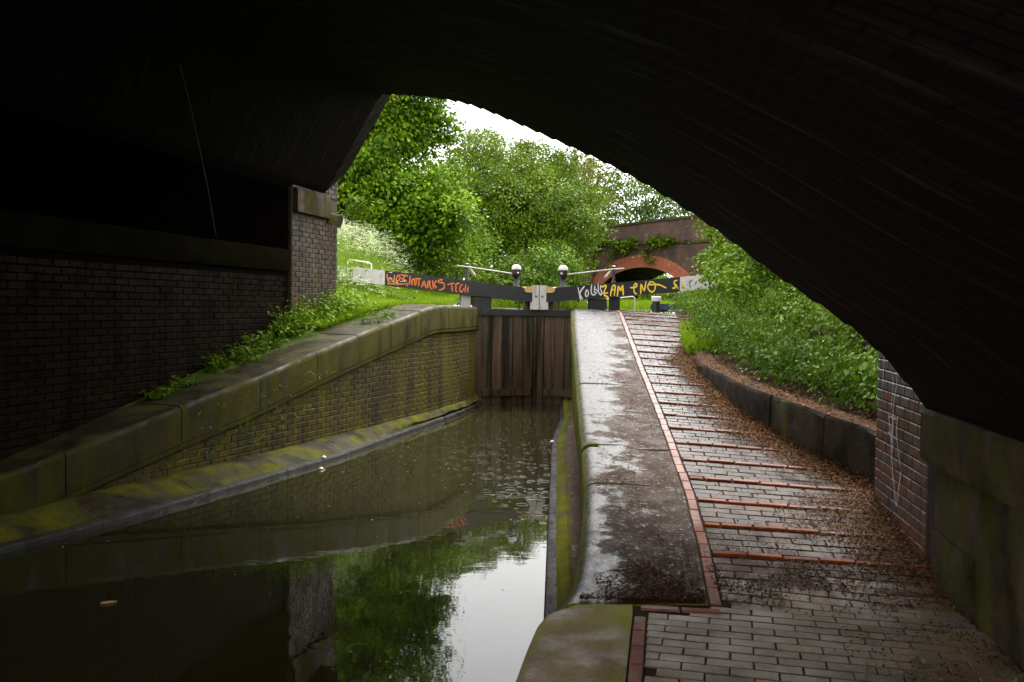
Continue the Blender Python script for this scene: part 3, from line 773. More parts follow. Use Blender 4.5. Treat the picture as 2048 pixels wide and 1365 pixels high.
mb = MB(); mb.loft([[lw(y, .002, 2.79), lw(y, .022, 2.79), lw(y, .022, 3.66), lw(y, .002, 3.66)] for y in (2.2, 13.4)])
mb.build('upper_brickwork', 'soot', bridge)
# left pilaster at the end of the barrel
mb = MB(); mb.loft([[lw(y, -.6, -.2), lw(y, -.6, 5.6), lw(y, .05, 5.6), lw(y, .05, -.2)] for y in (13.46, 15.03)])
mb.build('pilaster_core', 'mortar_pale', bridge)
bd3 = brick_data('brick', .217, .03, .066, 'red_brick')
items = []
for r in range(50):
    z = 1.3 + .075 * r
    if 3.3 < z + .033 < 3.72 or z > 4.4: continue
    for q in range(-1, 8):
        ya_ = max(13.47 + (q + .5 * (r % 2)) * .2208, 13.47); yb_ = min(13.47 + (q + 1 + .5 * (r % 2)) * .2208, 15.035)
        if yb_ - ya_ < .05: continue
        items.append((lw((ya_ + yb_) / 2, .03 + jit(.003), z), (0, 0, aL + jit(.005)), ((yb_ - ya_ - .01) / .2208 * 1.015, 1, 1)))
lay_pieces('brick', bd3, items, bridge, 'red_brick')
rb = brick_data('brick', .217, .03, .066, 'red_brick')
mb = MB(); mb.loft([[lw(y, -.3, 3.335), lw(y, -.3, 3.68), lw(y, .11, 3.68), lw(y, .13, 3.64), lw(y, .13, 3.335)] for y in (13.5, 14.62)])
mb.build('impost_stone', 'dressed', bridge, 30)
mb = MB(); mb.loft([[lw(y, -.3, 3.28), lw(y, -.3, 3.45), lw(y, .08, 3.45), lw(y, .1, 3.42), lw(y, .1, 3.34), lw(y, .06, 3.24)] for y in (14.64, 15.15)])
mb.build('pilaster_cap', 'dressed', bridge, 30)
# right abutment: stone below, projecting impost, slot, brick pilaster
def rw(y, o, z):
    n = np.array([-1, .14]) / math.hypot(1, .14); return (float(RWX(y)) + o * n[0], y + o * n[1], z)
aR = math.atan2(-1, -.14)
cut = [-6.6, -4, -1, 1.2, 2.5, 3.4, 4.3, 5.05, 5.72]
for a, b in zip(cut[:-1], cut[1:]):
    for z0, z1 in ((-.3, .66), (.66, 1.075)):
        mb = MB(); y0, y1 = a + .004, b - .004; q = jit(.012)
        mb.loft([[rw(y, q, z0 + .003), rw(y, q, z1 - .003), rw(y, -.5, z1 - .003), rw(y, -.5, z0 + .003)] for y in (y0, (y0 + y1) / 2, y1)])
        mb.build('wall_stone', 'dressed', bridge, 30)
    mb = MB(); y0, y1 = a + .003, b - .003 + (.1 if b == 5.72 else 0)
    mb.loft([[rw(y, .055, 1.08), rw(y, .065, 1.1), rw(y, .065, 1.375), rw(y, .04, 1.4), rw(y, -.5, 1.4), rw(y, -.5, 1.08)] for y in (y0, (y0 + y1) / 2, y1)])
    mb.build('impost_stone', 'dressed', bridge, 30)
mb = MB(); mb.loft([[rw(y, -.009, -.2), rw(y, -.009, 3.3), rw(y, -.6, 3.3), rw(y, -.6, -.2)] for y in (5.86, 7.17)])
mb.build('pilaster_core', 'mortar_grey', bridge)
it_b, it_r = [], []
for r in range(36):
    z = .3 + .077 * r
    if z > 2.4: break
    for q in range(-1, 7):
        ya_ = max(5.87 + (q + .5 * (r % 2)) * .2225, 5.87); yb_ = min(5.87 + (q + 1 + .5 * (r % 2)) * .2225, 7.175)
        if yb_ - ya_ < .05: continue
        y = (ya_ + yb_) / 2
        t = (rw(y, -.03 + jit(.002), z), (0, 0, aR + jit(.004)), ((yb_ - ya_ - .01) / .213, 1, 1))
        (it_b if z > 1.33 + .1 * math.sin(q * 2.2) else it_r).append(t)
bb = brick_data('brick', .213, .03, .068, 'blue_brick'); br = brick_data('brick', .213, .03, .068, 'pil_brick')
for t in it_b: put('brick', bb, t[0], t[1], bridge, t[2])
for t in it_r: put('brick', br, t[0], t[1], bridge, t[2])
# white spray scrawl on the pilaster
def ribbon(name, strokes, to3d, width, mat, parent, lift):
    V = []; F = []
    for st in strokes:
        st = np.array(st, float)
        dd = np.concatenate([[0], np.cumsum(np.linalg.norm(np.diff(st, axis=0), axis=1))])
        m = max(4, int(dd[-1] / (width * 1.2)))
        # round the corners a little
        q = np.stack([np.interp(np.linspace(0, dd[-1], m), dd, st[:, i]) for i in range(2)], 1)
        for _ in range(2):
            q[1:-1] = .25 * q[:-2] + .5 * q[1:-1] + .25 * q[2:]
        t = np.gradient(q, axis=0); t /= (np.linalg.norm(t, axis=1, keepdims=True) + 1e-9)
        nn_ = np.stack([-t[:, 1], t[:, 0]], 1); k = len(V)
        for i in range(m):
            w = width * .5 * random.uniform(.75, 1.15) * (.7 if i in (0, m - 1) else 1)
            V.append(to3d(*(q[i] + nn_[i] * w), lift)); V.append(to3d(*(q[i] - nn_[i] * w), lift))
        for i in range(m - 1): F.append((k + 2 * i, k + 2 * i + 1, k + 2 * i + 3, k + 2 * i + 2))
    return mesh(name, V, F, mat, parent)
scr = [[(6.98, 1.75), (6.97, 1.62), (6.98, 1.45)], [(6.72, 1.56), (6.7, 1.45), (6.74, 1.3)], [(6.62, 1.6), (6.6, 1.5), (6.68, 1.32), (6.66, 1.0)],
       [(6.8, 1.25), (6.72, 1.1), (6.66, .9)], [(6.55, 1.27), (6.58, 1.15), (6.5, 1.0), (6.46, .92)], [(6.68, 1.3), (6.7, 1.0), (6.62, .8), (6.52, .62)],
       [(6.42, .9), (6.46, .82), (6.52, .62)], [(6.8, 1.24), (6.58, 1.24)], [(6.8, 1.12), (6.55, 1.1)]]
ribbon('white_scrawl', scr, lambda y, z, l: rw(y, .003 + l, z), .016, 'pale_paint', bridge, .004)
# hanging cable by the left wall
cb = [(-3.30, 9.17, 4.32), (-3.35, 9.6, 4.03), (-3.45, 10.2, 3.665), (-3.55, 10.75, 3.354), (-3.655, 11.4, 2.82)]
mb = MB(); mb.tube(cb, .006, 5); o = mb.build('hanging_cable', 'cable')
tag(o, 'thin pale cable hanging down the dark left abutment', 'cable')

# ------------------------------------------------------------------ kerb wall on the right of the ramp
kerb = empty('retaining_kerb', (2.6, 9, .7), 'low dark stone kerb holding back the bank right of the ramp', 'kerb')
kc = [7.23, 8.15, 9.15, 10.2, 11.3, 12.5]
for a, b in zip(kc[:-1], kc[1:]):
    S = []
    q = jit(.012)
    for y in np.linspace(a + .005, b - .005, 7):
        x = float(PRX(y)) + q; z1 = float(KTOP(y)); z0 = float(path_z(x, y)) - .25
        w = .012 * math.sin(y * 9.0)
        S.append([(x + w, y, z0), (x + .01 + w, y, z1 - .03), (x + .035, y, z1), (x + .24, y, z1 + .005), (x + .24, y, z0)][::-1])
    mb = MB(); mb.loft(S); mb.build('kerb_stone', 'kerb', kerb, 40)

# ------------------------------------------------------------------ lock gates
MX, MY = .55, 19.35
def make_gate(side):
    e = np.array([-.943, -.334]) if side < 0 else np.array([.943, -.334])
    n = np.array([.334, -.943]) if side < 0 else np.array([-.334, -.943])       # faces the camera
    def G(s, o, z): return (MX + e[0] * s * 1.347 + n[0] * o, MY + e[1] * s * 1.347 + n[1] * o, z)
    lab = ('left lock gate with orange scrawl on its black balance beam' if side < 0 else
           'right lock gate with white and yellow scrawl on its black balance beam')
    root = empty('lock_gate', G(1.0, 0, -.5), lab, 'lock gate', 'pair of mitre gates')
    def bx(name, s0, s1, o0, o1, z0, z1, mat, parent=root, zs=None):
        # z0/z1 may differ at both ends: zs = (z0a, z1a, z0b, z1b)
        za0, za1, zb0, zb1 = zs or (z0, z1, z0, z1)
        v = [G(s0, o0, za0), G(s0, o1, za0), G(s0, o1, za1), G(s0, o0, za1), G(s1, o0, zb0), G(s1, o1, zb0), G(s1, o1, zb1), G(s1, o0, zb1)]
        f = [(0, 1, 2, 3), (7, 6, 5, 4), (0, 4, 5, 1), (1, 5, 6, 2), (2, 6, 7, 3), (3, 7, 4, 0)]
        if side > 0: f = [q[::-1] for q in f]
        return mesh(name, v, f, mat, parent)
    ws = [0, .1, .27, .43, .6, .78, .93]
    for k, (a, b) in enumerate(zip(ws[:-1], ws[1:])):
        bx('plank', a + .004, b - .004, -.06, .03 + [.03, 0, .012, -.006, .01, 0][k], -.9, 1.86, 'gate')
    bx('heel_post', .93, 1.06, -.12, .06, -.9, 2.1, 'gate')
    bx('top_rail', .004, 1.06, -.16, .09, 1.82, 1.945, 'black')
    bx('lower_rail', .12, .92, .045, .075, .16, .3, 'gate')
    # balance beam
    zt = lambda s: 2.365 + .125 * s; zb = lambda s: 2.085 + .122 * s
    S0, SW, S1 = .135, (2.44 if side < 0 else 2.19), 3.09
    beam = bx('balance_beam', S0, SW, -.14, .14, 0, 0, 'black', zs=(zb(S0), zt(S0), zb(SW), zt(SW)))
    bx('beam_tip', SW, S1, -.137, .137, 0, 0, 'white', beam, zs=(zb(SW) + .003, zt(SW) - .003, zb(S1), zt(S1)))
    mb = MB(); h0, h1 = (2.62, 2.96) if side < 0 else (2.7, 3.0)
    hp = [G(h0, 0, zt(h0)), G(h0, 0, zt(h0) + .1), G(h0 + .04, 0, zt(h0) + .13), G(h1 - .04, 0, zt(h1) + .13), G(h1, 0, zt(h1) + .1), G(h1, 0, zt(h1))]
    mb.tube(hp, .012, 8); mb.build('pull_handle', 'white_rail', beam, 50)
    # mitre post head
    v = []
    pro = [(.006, 1.95), (.145, 1.95), (.148, 2.25), (.165, 2.36), (.15, 2.41), (.11, 2.45), (.006, 2.455)]
    mb = MB(); mb.loft([[(MX + side * a * 1.3, MY + yy_, z) for a, z in pro] for yy_ in (.12, -.2)][::(1 if side > 0 else -1)]); mp = mb.build('mitre_post', 'white_wood', root)
    mb = MB(); cx_ = MX + side * .065
    mb.tube([(cx_, MY - .17, 2.22), (cx_, MY - .208, 2.22)], .02, 10); mb.build('bolt_hole', 'iron', mp)
    pro = [(.15, 2.3), (.25, 2.3), (.285, 2.33), (.285, 2.385), (.25, 2.42), (.15, 2.425)]
    mb = MB(); mb.loft([[G(a, o, z) for a, z in pro] for o in (-.1, .165)]); mb.build('beam_end_block', 'tan_wood', root)
    bx('mitre_strut', .15, .24, -.08, .02, 1.945, zb(.2) + .02, 'gate')
    # blocks between top rail and beam near the heel
    bx('heel_block', .8, 1.06, -.1, .1, 1.95, zb(.85), 'black')
    bx('beam_rest', 1.12, 1.27, -.07, .06, 1.96, zb(1.12) + .015, 'white_wood' if side < 0 else 'black')
    mb = MB(); mb.tube([G(.32, 0, 1.9), G(.32, 0, zb(.32) + .02)], .012, 6); mb.build('tie_rod', 'iron', root)
    # paddle gear: capped stand by the mitre, slim post by the heel, bar between them
    s = .375; c = G(s, -.02, zt(s) - .01); mb = MB()
    mb.lathe(c, [(.085, 0), (.085, .02), (.06, .05), (.052, .18), (.085, .22), (.095, .26), (.095, .37)]); st = mb.build('paddle_stand', 'iron', root, 40)
    mb = MB(); mb.lathe((c[0], c[1], c[2] + .37), [(.1, 0), (.1, .03), (.09, .065), (.06, .095), (.015, .105)]); mb.build('stand_cap', 'white', st, 40)
    mb = MB(); mb.tube([np.array(c) + np.array([n[0] * .09, n[1] * .09, .3]), np.array(c) + np.array([n[0] * .115, n[1] * .115, .3])], .02, 8); mb.build('stand_bolt', 'white_rail', st)
    s2 = 1.17; c2 = G(s2, -.02, zt(s2) - .01); mb = MB()
    mb.lathe(c2, [(.05, 0), (.045, .04), (.03, .08), (.03, .27), (.022, .3), (.05, .33), (.05, .35), (.02, .37)], 12); sp = mb.build('slim_post', 'iron', root, 40)
    mb = MB(); mb.tube([G(s2 - .12, .03, zt(s2) + .1), G(s2 - .1, .05, zt(s2) + .13), G(s2 - .03, .03, zt(s2) + .26)], [.03, .035, .02], 7); mb.build('rusty_pawl', 'rust', sp, 40)
    mb = MB(); mb.tube([G(s2 + .17, .05, zt(s2) + .295), G(s2, .05, zt(s2) + .28), G(s + .09, .05, zt(s) + .27)], .016, 8); mb.build('paddle_bar', 'rust', root, 50)
    return root, beam, G, zt, zb
gl, beam_l, GL, ztl, zbl = make_gate(-1)
gr, beam_r, GR, ztr, zbr = make_gate(1)
# spray lettering; u, v measured on a flat sheet along the beam, then wrapped on its face
def on_left(x, y, l):
    px = 660 + x * .1465; k = (px - 1024) / 1850; s = (.55 - 19.35 * k) / (1.27 - .45 * k)
    v = (y - (150 + .128 * (x - 120))) / 160.0
    return GL(s, .14 + l, ztl(s) - v * (ztl(s) - zbl(s)))
def on_right(x, y, l):
    px = 1130 + x * .15625; k = (px - 1024) / 1850; s = (19.35 * k - .55) / (1.27 + .45 * k)
    v = (y - (437 - .118 * x)) / (123 + .021 * x)
    return GR(s, .14 + l, ztr(s) - v * (ztr(s) - zbr(s)))
orange = [[(745, 265), (765, 360)], [(775, 365), (778, 290), (840, 368), (852, 278)], [(905, 278), (868, 318), (870, 358), (915, 345), (935, 302), (905, 278)],
          [(930, 278), (1032, 298)], [(985, 290), (960, 352)], [(940, 320), (1012, 348)], [(752, 372), (1040, 386)], [(960, 380), (1040, 388), (1022, 412)],
          [(1060, 292), (1055, 395)], [(1085, 402), (1086, 318), (1108, 345), (1125, 314), (1120, 402)], [(1138, 405), (1150, 325)], [(1132, 328), (1212, 332)], [(1180, 335), (1178, 415)],
          [(1215, 428), (1250, 342), (1282, 442)], [(1225, 398), (1275, 404)], [(1300, 442), (1302, 348), (1345, 368), (1312, 392), (1352, 456)],
          [(1366, 355), (1376, 456)], [(1420, 358), (1372, 402), (1422, 442)], [(1502, 352), (1440, 350), (1432, 388), (1500, 376), (1536, 404), (1520, 458), (1450, 466)],
          [(1570, 412), (1620, 388), (1662, 398)], [(1622, 392), (1636, 490)], [(1730, 396), (1672, 400), (1668, 432), (1702, 442), (1668, 462), (1690, 508), (1702, 490)],
          [(1776, 408), (1736, 424), (1732, 490), (1760, 514), (1790, 455)], [(1814, 412), (1806, 506)], [(1850, 432), (1842, 506)]]
ribbon('orange_graffiti', orange, on_left, 17, 'orange_paint', beam_l, .004)
white = [[(178, 428), (215, 548)], [(262, 412), (192, 482), (242, 540)], [(290, 442), (266, 488), (280, 520), (315, 500), (316, 452), (290, 442)], [(352, 394), (340, 470), (365, 502), (402, 482)],
         [(392, 402), (380, 470), (422, 472)], [(432, 384), (440, 470), (480, 500), (486, 452), (450, 422), (472, 392)], [(400, 432), (470, 482)]]
ribbon('white_graffiti', white, on_right, 15, 'pale_paint', beam_r, .004)
yellow = [[(476, 412), (550, 384), (492, 480), (570, 508)], [(490, 472), (560, 462)], [(590, 495), (616, 384), (656, 376), (640, 490)], [(600, 432), (650, 428)],
          [(680, 495), (690, 374), (720, 452), (745, 364), (756, 480)], [(840, 402), (930, 392), (930, 348), (882, 362), (892, 458), (930, 464)], [(975, 460), (976, 344), (1020, 440), (1040, 330)],
          [(1100, 326), (1050, 380), (1100, 440), (1150, 430), (1165, 345), (1100, 326)], [(1080, 362), (1200, 352), (1300, 386)],
          [(1440, 302), (1392, 302), (1386, 340), (1430, 360), (1402, 400), (1372, 382)], [(1410, 332), (1450, 392)], [(1490, 302), (1492, 385), (1560, 376)], [(1492, 380), (1530, 345)]]
ribbon('yellow_graffiti', yellow, on_right, 17, 'yellow_paint', beam_r, .0045)
ribbon('black_scrawl', [[(1590, 292), (1602, 380)], [(1602, 312), (1632, 284)], [(1565, 338), (1568, 350)]], on_right, 9, 'black', beam_r, .005)
ribbon('black_mark', [[(283, 212), (283, 256)]], on_left, 9, 'black', beam_l, .004)
# walls of the lock chamber behind the gates
ch = empty('lock_chamber', (0, 26, 0), 'brick lock chamber behind the closed gates', 'lock')
for x0, x1 in ((-1.35, -.73), (1.82, 2.35)):
    mb = MB(); mb.box((x0, 19.0, -1), (x1 - x0, 0, 0), (0, 14, 0), (0, 0, 2.965)); mb.build('chamber_wall', 'coping_l', ch)
mb = MB(); mb.box((-1.45, 31.0, -1), (3.9, 0, 0), (0, .4, 0), (0, 0, 2.925)); mb.build('head_wall', 'coping_l', ch)
# right gate: walkway rail
mb = MB(); mb.tube([(1.55, 19.3, 2.11), (1.82, 19.5, 2.165), (2.5, 19.5, 2.25), (2.54, 19.5, 2.25), (2.57, 19.5, 2.22), (2.575, 19.5, 1.96)], .013, 8)
tag(mb.build('guard_rail', 'white_rail', smooth=50), 'thin white bent guard rail under the right balance beam', 'rail')
# mooring bollard and the upper lock's beam in the distance
bo = empty('bollard', (3.72, 24, 1.95), 'small black bollard with a square white top beyond the ramp crest', 'bollard')
mb = MB(); mb.lathe((3.72, 24, 1.9), [(.11, 0), (.1, .1), (.095, .3)]); mb.build('shaft', 'iron', bo, 40)
mb = MB(); mb.lathe((3.72, 24, 2.2), [(.125, 0), (.13, .02), (.13, .11), (.11, .13)], 12); mb.build('cap', 'white', bo, 40)
fb = empty('lock_beam', (5, 29, 1.95), 'dark blue balance beam with white tip of the next lock, low beyond the ramp', 'balance beam')
mb = MB(); mb.box((4.5, 30.2, 1.97), (.88, -1.8, 0), (.2, .1, 0), (.02, 0, .2)); mb.build('beam', 'blue_paint', fb)
mb = MB(); mb.box((5.385, 28.39, 1.97), (.12, -.25, 0), (.2, .1, 0), (.02, 0, .22)); mb.build('beam_tip', 'white', fb)
mb = MB(); mb.box((4.7, 30.0, 1.9), (.15, -.3, 0), (.15, .07, 0), (0, 0, .08)); mb.build('beam_post', 'iron', fb)

# ------------------------------------------------------------------ the second bridge
fbz = empty('far_bridge', (5.7, 41.7, 1.9), 'red brick arched bridge with ivy beyond the lock', 'bridge')
A0 = np.array([4.2, 43.0]); du = np.array([2.93, -2.5]); du /= np.linalg.norm(du); dn = np.array([-du[1], du[0]])   # dn points away
def FB(u, o, z): return (A0[0] + du[0] * u + dn[0] * o, A0[1] + du[1] * u + dn[1] * o, z)
UC, HALF, ZS, ZC = 2.05, 2.65, 1.9, 3.86
def arch_z(u): 
    t = (u - UC) / HALF
    return ZS + (ZC - ZS) * math.sqrt(max(0, 1 - t * t)) if abs(t) < 1 else ZS
topz = lambda u: 5.80 + .075 * u - .004 * u * u
def fb_mesh(name, us_, f_lo, f_hi, o0, o1, mat):
    V = []; F = []; UVs = []
    for u in us_:
        for o, z in ((o0, f_lo(u)), (o0, f_hi(u)), (o1, f_hi(u)), (o1, f_lo(u))):
            V.append(FB(u, o, z)); UVs.append((u + o, z))
    for i in range(len(us_) - 1):
        k = 4 * i
        for a in range(4): F.append((k + a, k + (a + 1) % 4, k + 4 + (a + 1) % 4, k + 4 + a))
    m = 4 * (len(us_) - 1); F += [(3, 2, 1, 0), (m, m + 1, m + 2, m + 3)]
    ob = mesh(name, V, F, mat, fbz); l = ob.data.uv_layers.new(name='UVMap')
    for lp in ob.data.loops: l.data[lp.index].uv = UVs[lp.vertex_index]
    return ob
ul = np.concatenate([np.linspace(-4, UC - HALF, 6), np.linspace(UC - HALF + .01, UC + HALF - .01, 41), np.linspace(UC + HALF, 9, 6)])
fb_mesh('spandrel_wall', ul, lambda u: (arch_z(u) + .02) if abs(u - UC) < HALF else 1.7, lambda u: 4.88, 0, 3.6, 'far_brick')
fb_mesh('parapet', np.linspace(-4, 9, 14), lambda u: 5.0, lambda u: topz(u) - .1, .02, .45, 'far_brick')
fb_mesh('parapet_coping', np.linspace(-4, 9, 14), lambda u: topz(u) - .1, topz, -.04, .5, 'dressed')
fb_mesh('string_course', np.linspace(-4, 9, 14), lambda u: 4.88, lambda u: 5.0, -.07, .4, 'dressed')
fb_mesh('pilaster', np.linspace(-1.35, -.6, 3), lambda u: 1.7, lambda u: 4.87, -.14, .05, 'far_brick')
for k in range(3):       # three rings of the arch
    V = []; F = []; UVs = []
    for i in range(49):
        a = math.pi * i / 48
        for r, o in ((.0 + .19 * k, -.03 + .008 * k), (.18 + .19 * k, -.03 + .008 * k), (.18 + .19 * k, .1), (.0 + .19 * k, .1)):
            V.append(FB(UC - (HALF + r) * math.cos(a), o, ZS + (ZC - ZS + r) * math.sin(a))); UVs.append((r, i * .12))
    for i in range(48):
        for a in range(4): F.append((4 * i + a, 4 * i + (a + 1) % 4, 4 * i + 4 + (a + 1) % 4, 4 * i + 4 + a))
    ob = mesh('arch_ring', V, F, 'far_ring', fbz); l = ob.data.uv_layers.new(name='UVMap')
    for lp in ob.data.loops: l.data[lp.index].uv = UVs[lp.vertex_index]
V = []; F = []
for i in range(25):
    a = math.pi * i / 24
    V += [FB(UC - (HALF + .004) * math.cos(a), .0, ZS + (ZC - ZS + .004) * math.sin(a)), FB(UC - (HALF + .004) * math.cos(a), 3.6, ZS + (ZC - ZS + .004) * math.sin(a))]
for i in range(24): F.append((2 * i, 2 * i + 1, 2 * i + 3, 2 * i + 2))
mesh('arch_soffit', V, F, 'abut_brick', fbz, 60)

# ------------------------------------------------------------------ trees
def lobe_leaves(lobes, per_m2, leaf, clump_r=.42, clump_n=34, up=.35, inner=.25, squash=.8):
    pos = []; nrm = []; tone = []
    for (x, y, z, r) in lobes:
        nc = max(6, int(per_m2 * 4 * math.pi * r * r))
        v = rng.normal(size=(nc, 3)); v /= np.linalg.norm(v, axis=1, keepdims=True)
        spray = 1 + (rng.random(nc) < .14) * .3 * rng.random(nc)
        rad = r * spray * (1 - inner * rng.random(nc) ** 2) * (1 + .16 * np.sin(3.1 * v[:, 0] + 2.3 * v[:, 2] + x) + .1 * rng.normal(size=nc))
        c = np.array([x, y, z]) + v * rad[:, None] * np.array([1, 1, squash])
        ct = np.clip(.45 + .28 * rng.normal(size=nc), 0, 1)
        for i in range(nc):
            m = int(clump_n * random.uniform(.6, 1.4)); q = rng.normal(size=(m, 3)) * clump_r * random.uniform(.6, 1.1) * np.array([.6, .6, .32])
            q[:, 2] -= .35 * (q[:, 0] ** 2 + q[:, 1] ** 2) / clump_r
            pos.append(c[i] + q)
            nn_ = v[i] * .55 + np.array([0, 0, up + .25]) + rng.normal(size=(m, 3)) * .5
            nrm.append(nn_); tone.append(ct[i] + rng.normal(size=m) * .12)
    pos = np.concatenate(pos); return pos, np.concatenate(nrm), leaf * (0.65 + .7 * rng.random(len(pos))), np.concatenate(tone)
def tree(name, label, base, lobes, leafmat, leaf, per_m2, trunk_r, clump_r=.42, clump_n=34, group='trees around the lock', limbs=9, aspect=.55, **kw):
    t = empty(name, base, label, 'tree', group)
    p, n, s, tn = lobe_leaves(lobes, per_m2, leaf, clump_r, clump_n, **kw)
    leaf_cloud('crown', p, n, s, leafmat, t, tn, aspect, droop=np.array([0, 0, -.8]))
    L = np.array(lobes); top = L[np.argmax(L[:, 2])]
    mb = MB(); b = np.array(base, float); cx = L[:, :2].mean(0)
    hub = np.array([cx[0] * .6 + b[0] * .4, cx[1] * .6 + b[1] * .4, b[2] + (L[:, 2].mean() - b[2]) * .55])
    mb.tube([b - np.array([0, 0, .3]), b + (hub - b) * .5 + np.array([jit(.15), jit(.15), 0]), hub, top[:3]], [trunk_r * 1.25, trunk_r, trunk_r * .75, trunk_r * .1], 9)
    mb.build('trunk', 'bark', t, 60)
    for q in sorted(lobes, key=lambda w: -w[3])[:limbs]:
        mb = MB(); c = np.array(q[:3]); mid = (hub + c) / 2 + np.array([jit(.2), jit(.2), -.15])
        mb.tube([hub + (b - hub) * random.uniform(0, .35), mid, c + np.array([0, 0, q[3] * .5])], [trunk_r * .45, trunk_r * .28, trunk_r * .05], 6); mb.build('limb', 'bark', t, 60)
    return t
gz = lambda x, y: float(left_z(x, y))
tree('sycamore_tree', 'tall bright lime green tree leaning over the left bank', (-4.6, 27.5, gz(-4.6, 27.5)),
     [(-3.5, 27.6, 8.9, 1.7), (-4.9, 27.4, 9.6, 1.6), (-4.61, 26, 7.0, 1.26), (-3.77, 27, 6.92, 1.15), (-2.8, 28, 7.12, .9), (-5.44, 26, 5.88, 1.12), (-4.24, 25.5, 5.55, .95), (-3.2, 26, 5.22, 1.2),
      (-2.15, 26, 5.1, .82), (-1.8, 25.6, 4.55, .72), (-3.47, 26.2, 4.24, 1.05), (-4.91, 27, 4.6, .9), (-2.24, 26.5, 3.95, .7), (-3.05, 28, 7.71, 1.0), (-2.0, 27.5, 5.87, .55), (-6.5, 27, 7.5, 1.8), (-6.6, 27.5, 5.2, 1.5), (-5.2, 29, 7, 1.9)],
     'leaf_lime', .12, 3.6, .2, clump_r=.5, clump_n=80, aspect=.72, inner=.55)
tree('ash_tree', 'broad mid green tree in the middle behind the lock gates', (.4, 39.5, gz(-.8, 39)),
     [(-1.89, 39, 8.5, 1.05), (-.64, 40, 8.4, .97), (-1.41, 38, 6.96, 1.44), (.43, 39, 7.4, 1.45), (1.94, 40, 7.6, 1.05), (-.16, 37.2, 5.66, 1.55), (1.67, 38, 5.99, 1.6), (2.64, 37, 5.31, 1.0), (-1.34, 37, 4.65, 1.1), (.66, 37, 4.28, 1.4), (3.0, 39.5, 6.9, .8),
      (-1.6, 42, 9.5, .5), (-1.0, 42, 9.6, .4), (.67, 42, 9.0, .45), (.42, 42, 9.3, .3), (-2.6, 40, 6.5, 1.3), (2.2, 38.5, 4.2, 1.1), (.4, 41, 6, 2)],
     'leaf_mid', .12, 2.5, .25, clump_r=.6, clump_n=80, inner=.5)
tree('ivy_clad_tree', 'darker loose tree behind the far bridge with sky showing through', (7.6, 57, 1.9),
     [(6.37, 56, 8.5, 1.45), (8.0, 57, 8.8, 1.35), (9.1, 56, 7.98, 1.2), (5.69, 55, 7.24, 1.0), (9.2, 53, 7.0, .8), (10.5, 57, 8.6, 1.4), (7.4, 56, 6.9, 1.5), (9.5, 57, 6.4, 1.3)],
     'leaf_dark', .2, 1.1, .22, clump_r=.6, clump_n=34)
tree('slender_tree', 'slim bronze green tree with hanging sprays beside the far bridge', (3.6, 46, 1.95),
     [(3.64, 45, 8.5, .73), (4.13, 45, 8.1, .5), (3.5, 45.5, 7.4, .6), (3.3, 45.5, 9.0, .5), (4.2, 45.2, 7.3, .45)], 'leaf_bronze', .14, 3.0, .12, clump_n=24)
tree('distant_tree', 'pale distant tree top showing above the middle tree', (-3.5, 60, 3),
     [(-3.0, 60, 11.0, 1.8), (-1.0, 61, 11.6, 1.7), (1.2, 60, 11.2, 1.6), (3.2, 60, 10.4, 1.7), (-5, 60, 10, 2), (0, 60, 8, 2.5), (3.5, 60, 7.8, 2.2), (-3, 60, 7.5, 2.5), (5.6, 62, 8.6, 1.6), (3.6, 60, 11.3, 1.4), (5.2, 60, 10.6, 1.4), (7.0, 61, 10.3, 1.5), (8.9, 60, 9.7, 1.4), (10.6, 60, 9.2, 1.4), (1.8, 60, 11.8, 1.2)],
     'leaf_mid', .22, 1.3, .3, clump_r=.8, clump_n=34)
tree('background_tree', 'green trees seen through the far bridge arch', (8.5, 62, 1.9),
     [(7.3, 50, 2.7, 1.1), (8.6, 50, 2.9, 1.2), (6.4, 51, 2.6, 1.0), (9.8, 49, 3.0, 1.2), (7.9, 53, 3.6, 1.2), (6.6, 60, 2.9, 1.3), (8.6, 61, 3.2, 1.7), (10.4, 60, 3.0, 1.6), (12.4, 62, 4, 2), (4.6, 62, 3.4, 1.6)], 'leaf_lime', .2, 1.8, .2, clump_r=.6, clump_n=30)
def shrub(name, label, base, lobes, leafmat, leaf, per, cn=26, cr=.3, group='shrubs around the lock', aspect=.55, stem=1.0):
    t = empty(name, base, label, 'shrub', group)
    p, n, s, tn = lobe_leaves(lobes, per, leaf, cr, cn)
    leaf_cloud('foliage', p, n, s, leafmat, t, tn, aspect)
    mb = MB()
    for q in lobes[:5]: mb.tube([np.array(base) - np.array([0, 0, .1]), (np.array(base) + np.array(q[:3])) / 2 + np.array([jit(.1), jit(.1), 0]), np.array(q[:3])], [.035 * stem, .025 * stem, .01 * stem], 5)
    mb.build('stems', 'bark', t, 60)
shrub('elder_shrub', 'dark glossy shrub right behind the white gate posts', (.6, 32, 2.0),
      [(-.1, 31, 3.2, .66), (.92, 32, 3.4, .78), (1.84, 33, 3.45, .75), (-.42, 30, 2.7, .5), (.57, 31, 2.7, .66), (1.46, 32, 2.65, .6), (2.2, 33, 2.7, .5), (1.6, 34, 4.1, .6)], 'leaf_bank', .12, 9, 22)
shrub('hawthorn_shrub', 'soft green shrub between the lime green tree and the paddle post', (-1.7, 28, gz(-1.7, 28)),
      [(-1.85, 27, 3.55, .66), (-1.45, 28, 3.05, .5), (-2.42, 27, 3.3, .5), (-1.2, 30, 3.8, .65), (-.9, 31, 3.1, .6), (-1.6, 30, 4.4, .6), (-2.6, 28, 3.9, .6)], 'leaf_lime', .1, 9, 22)
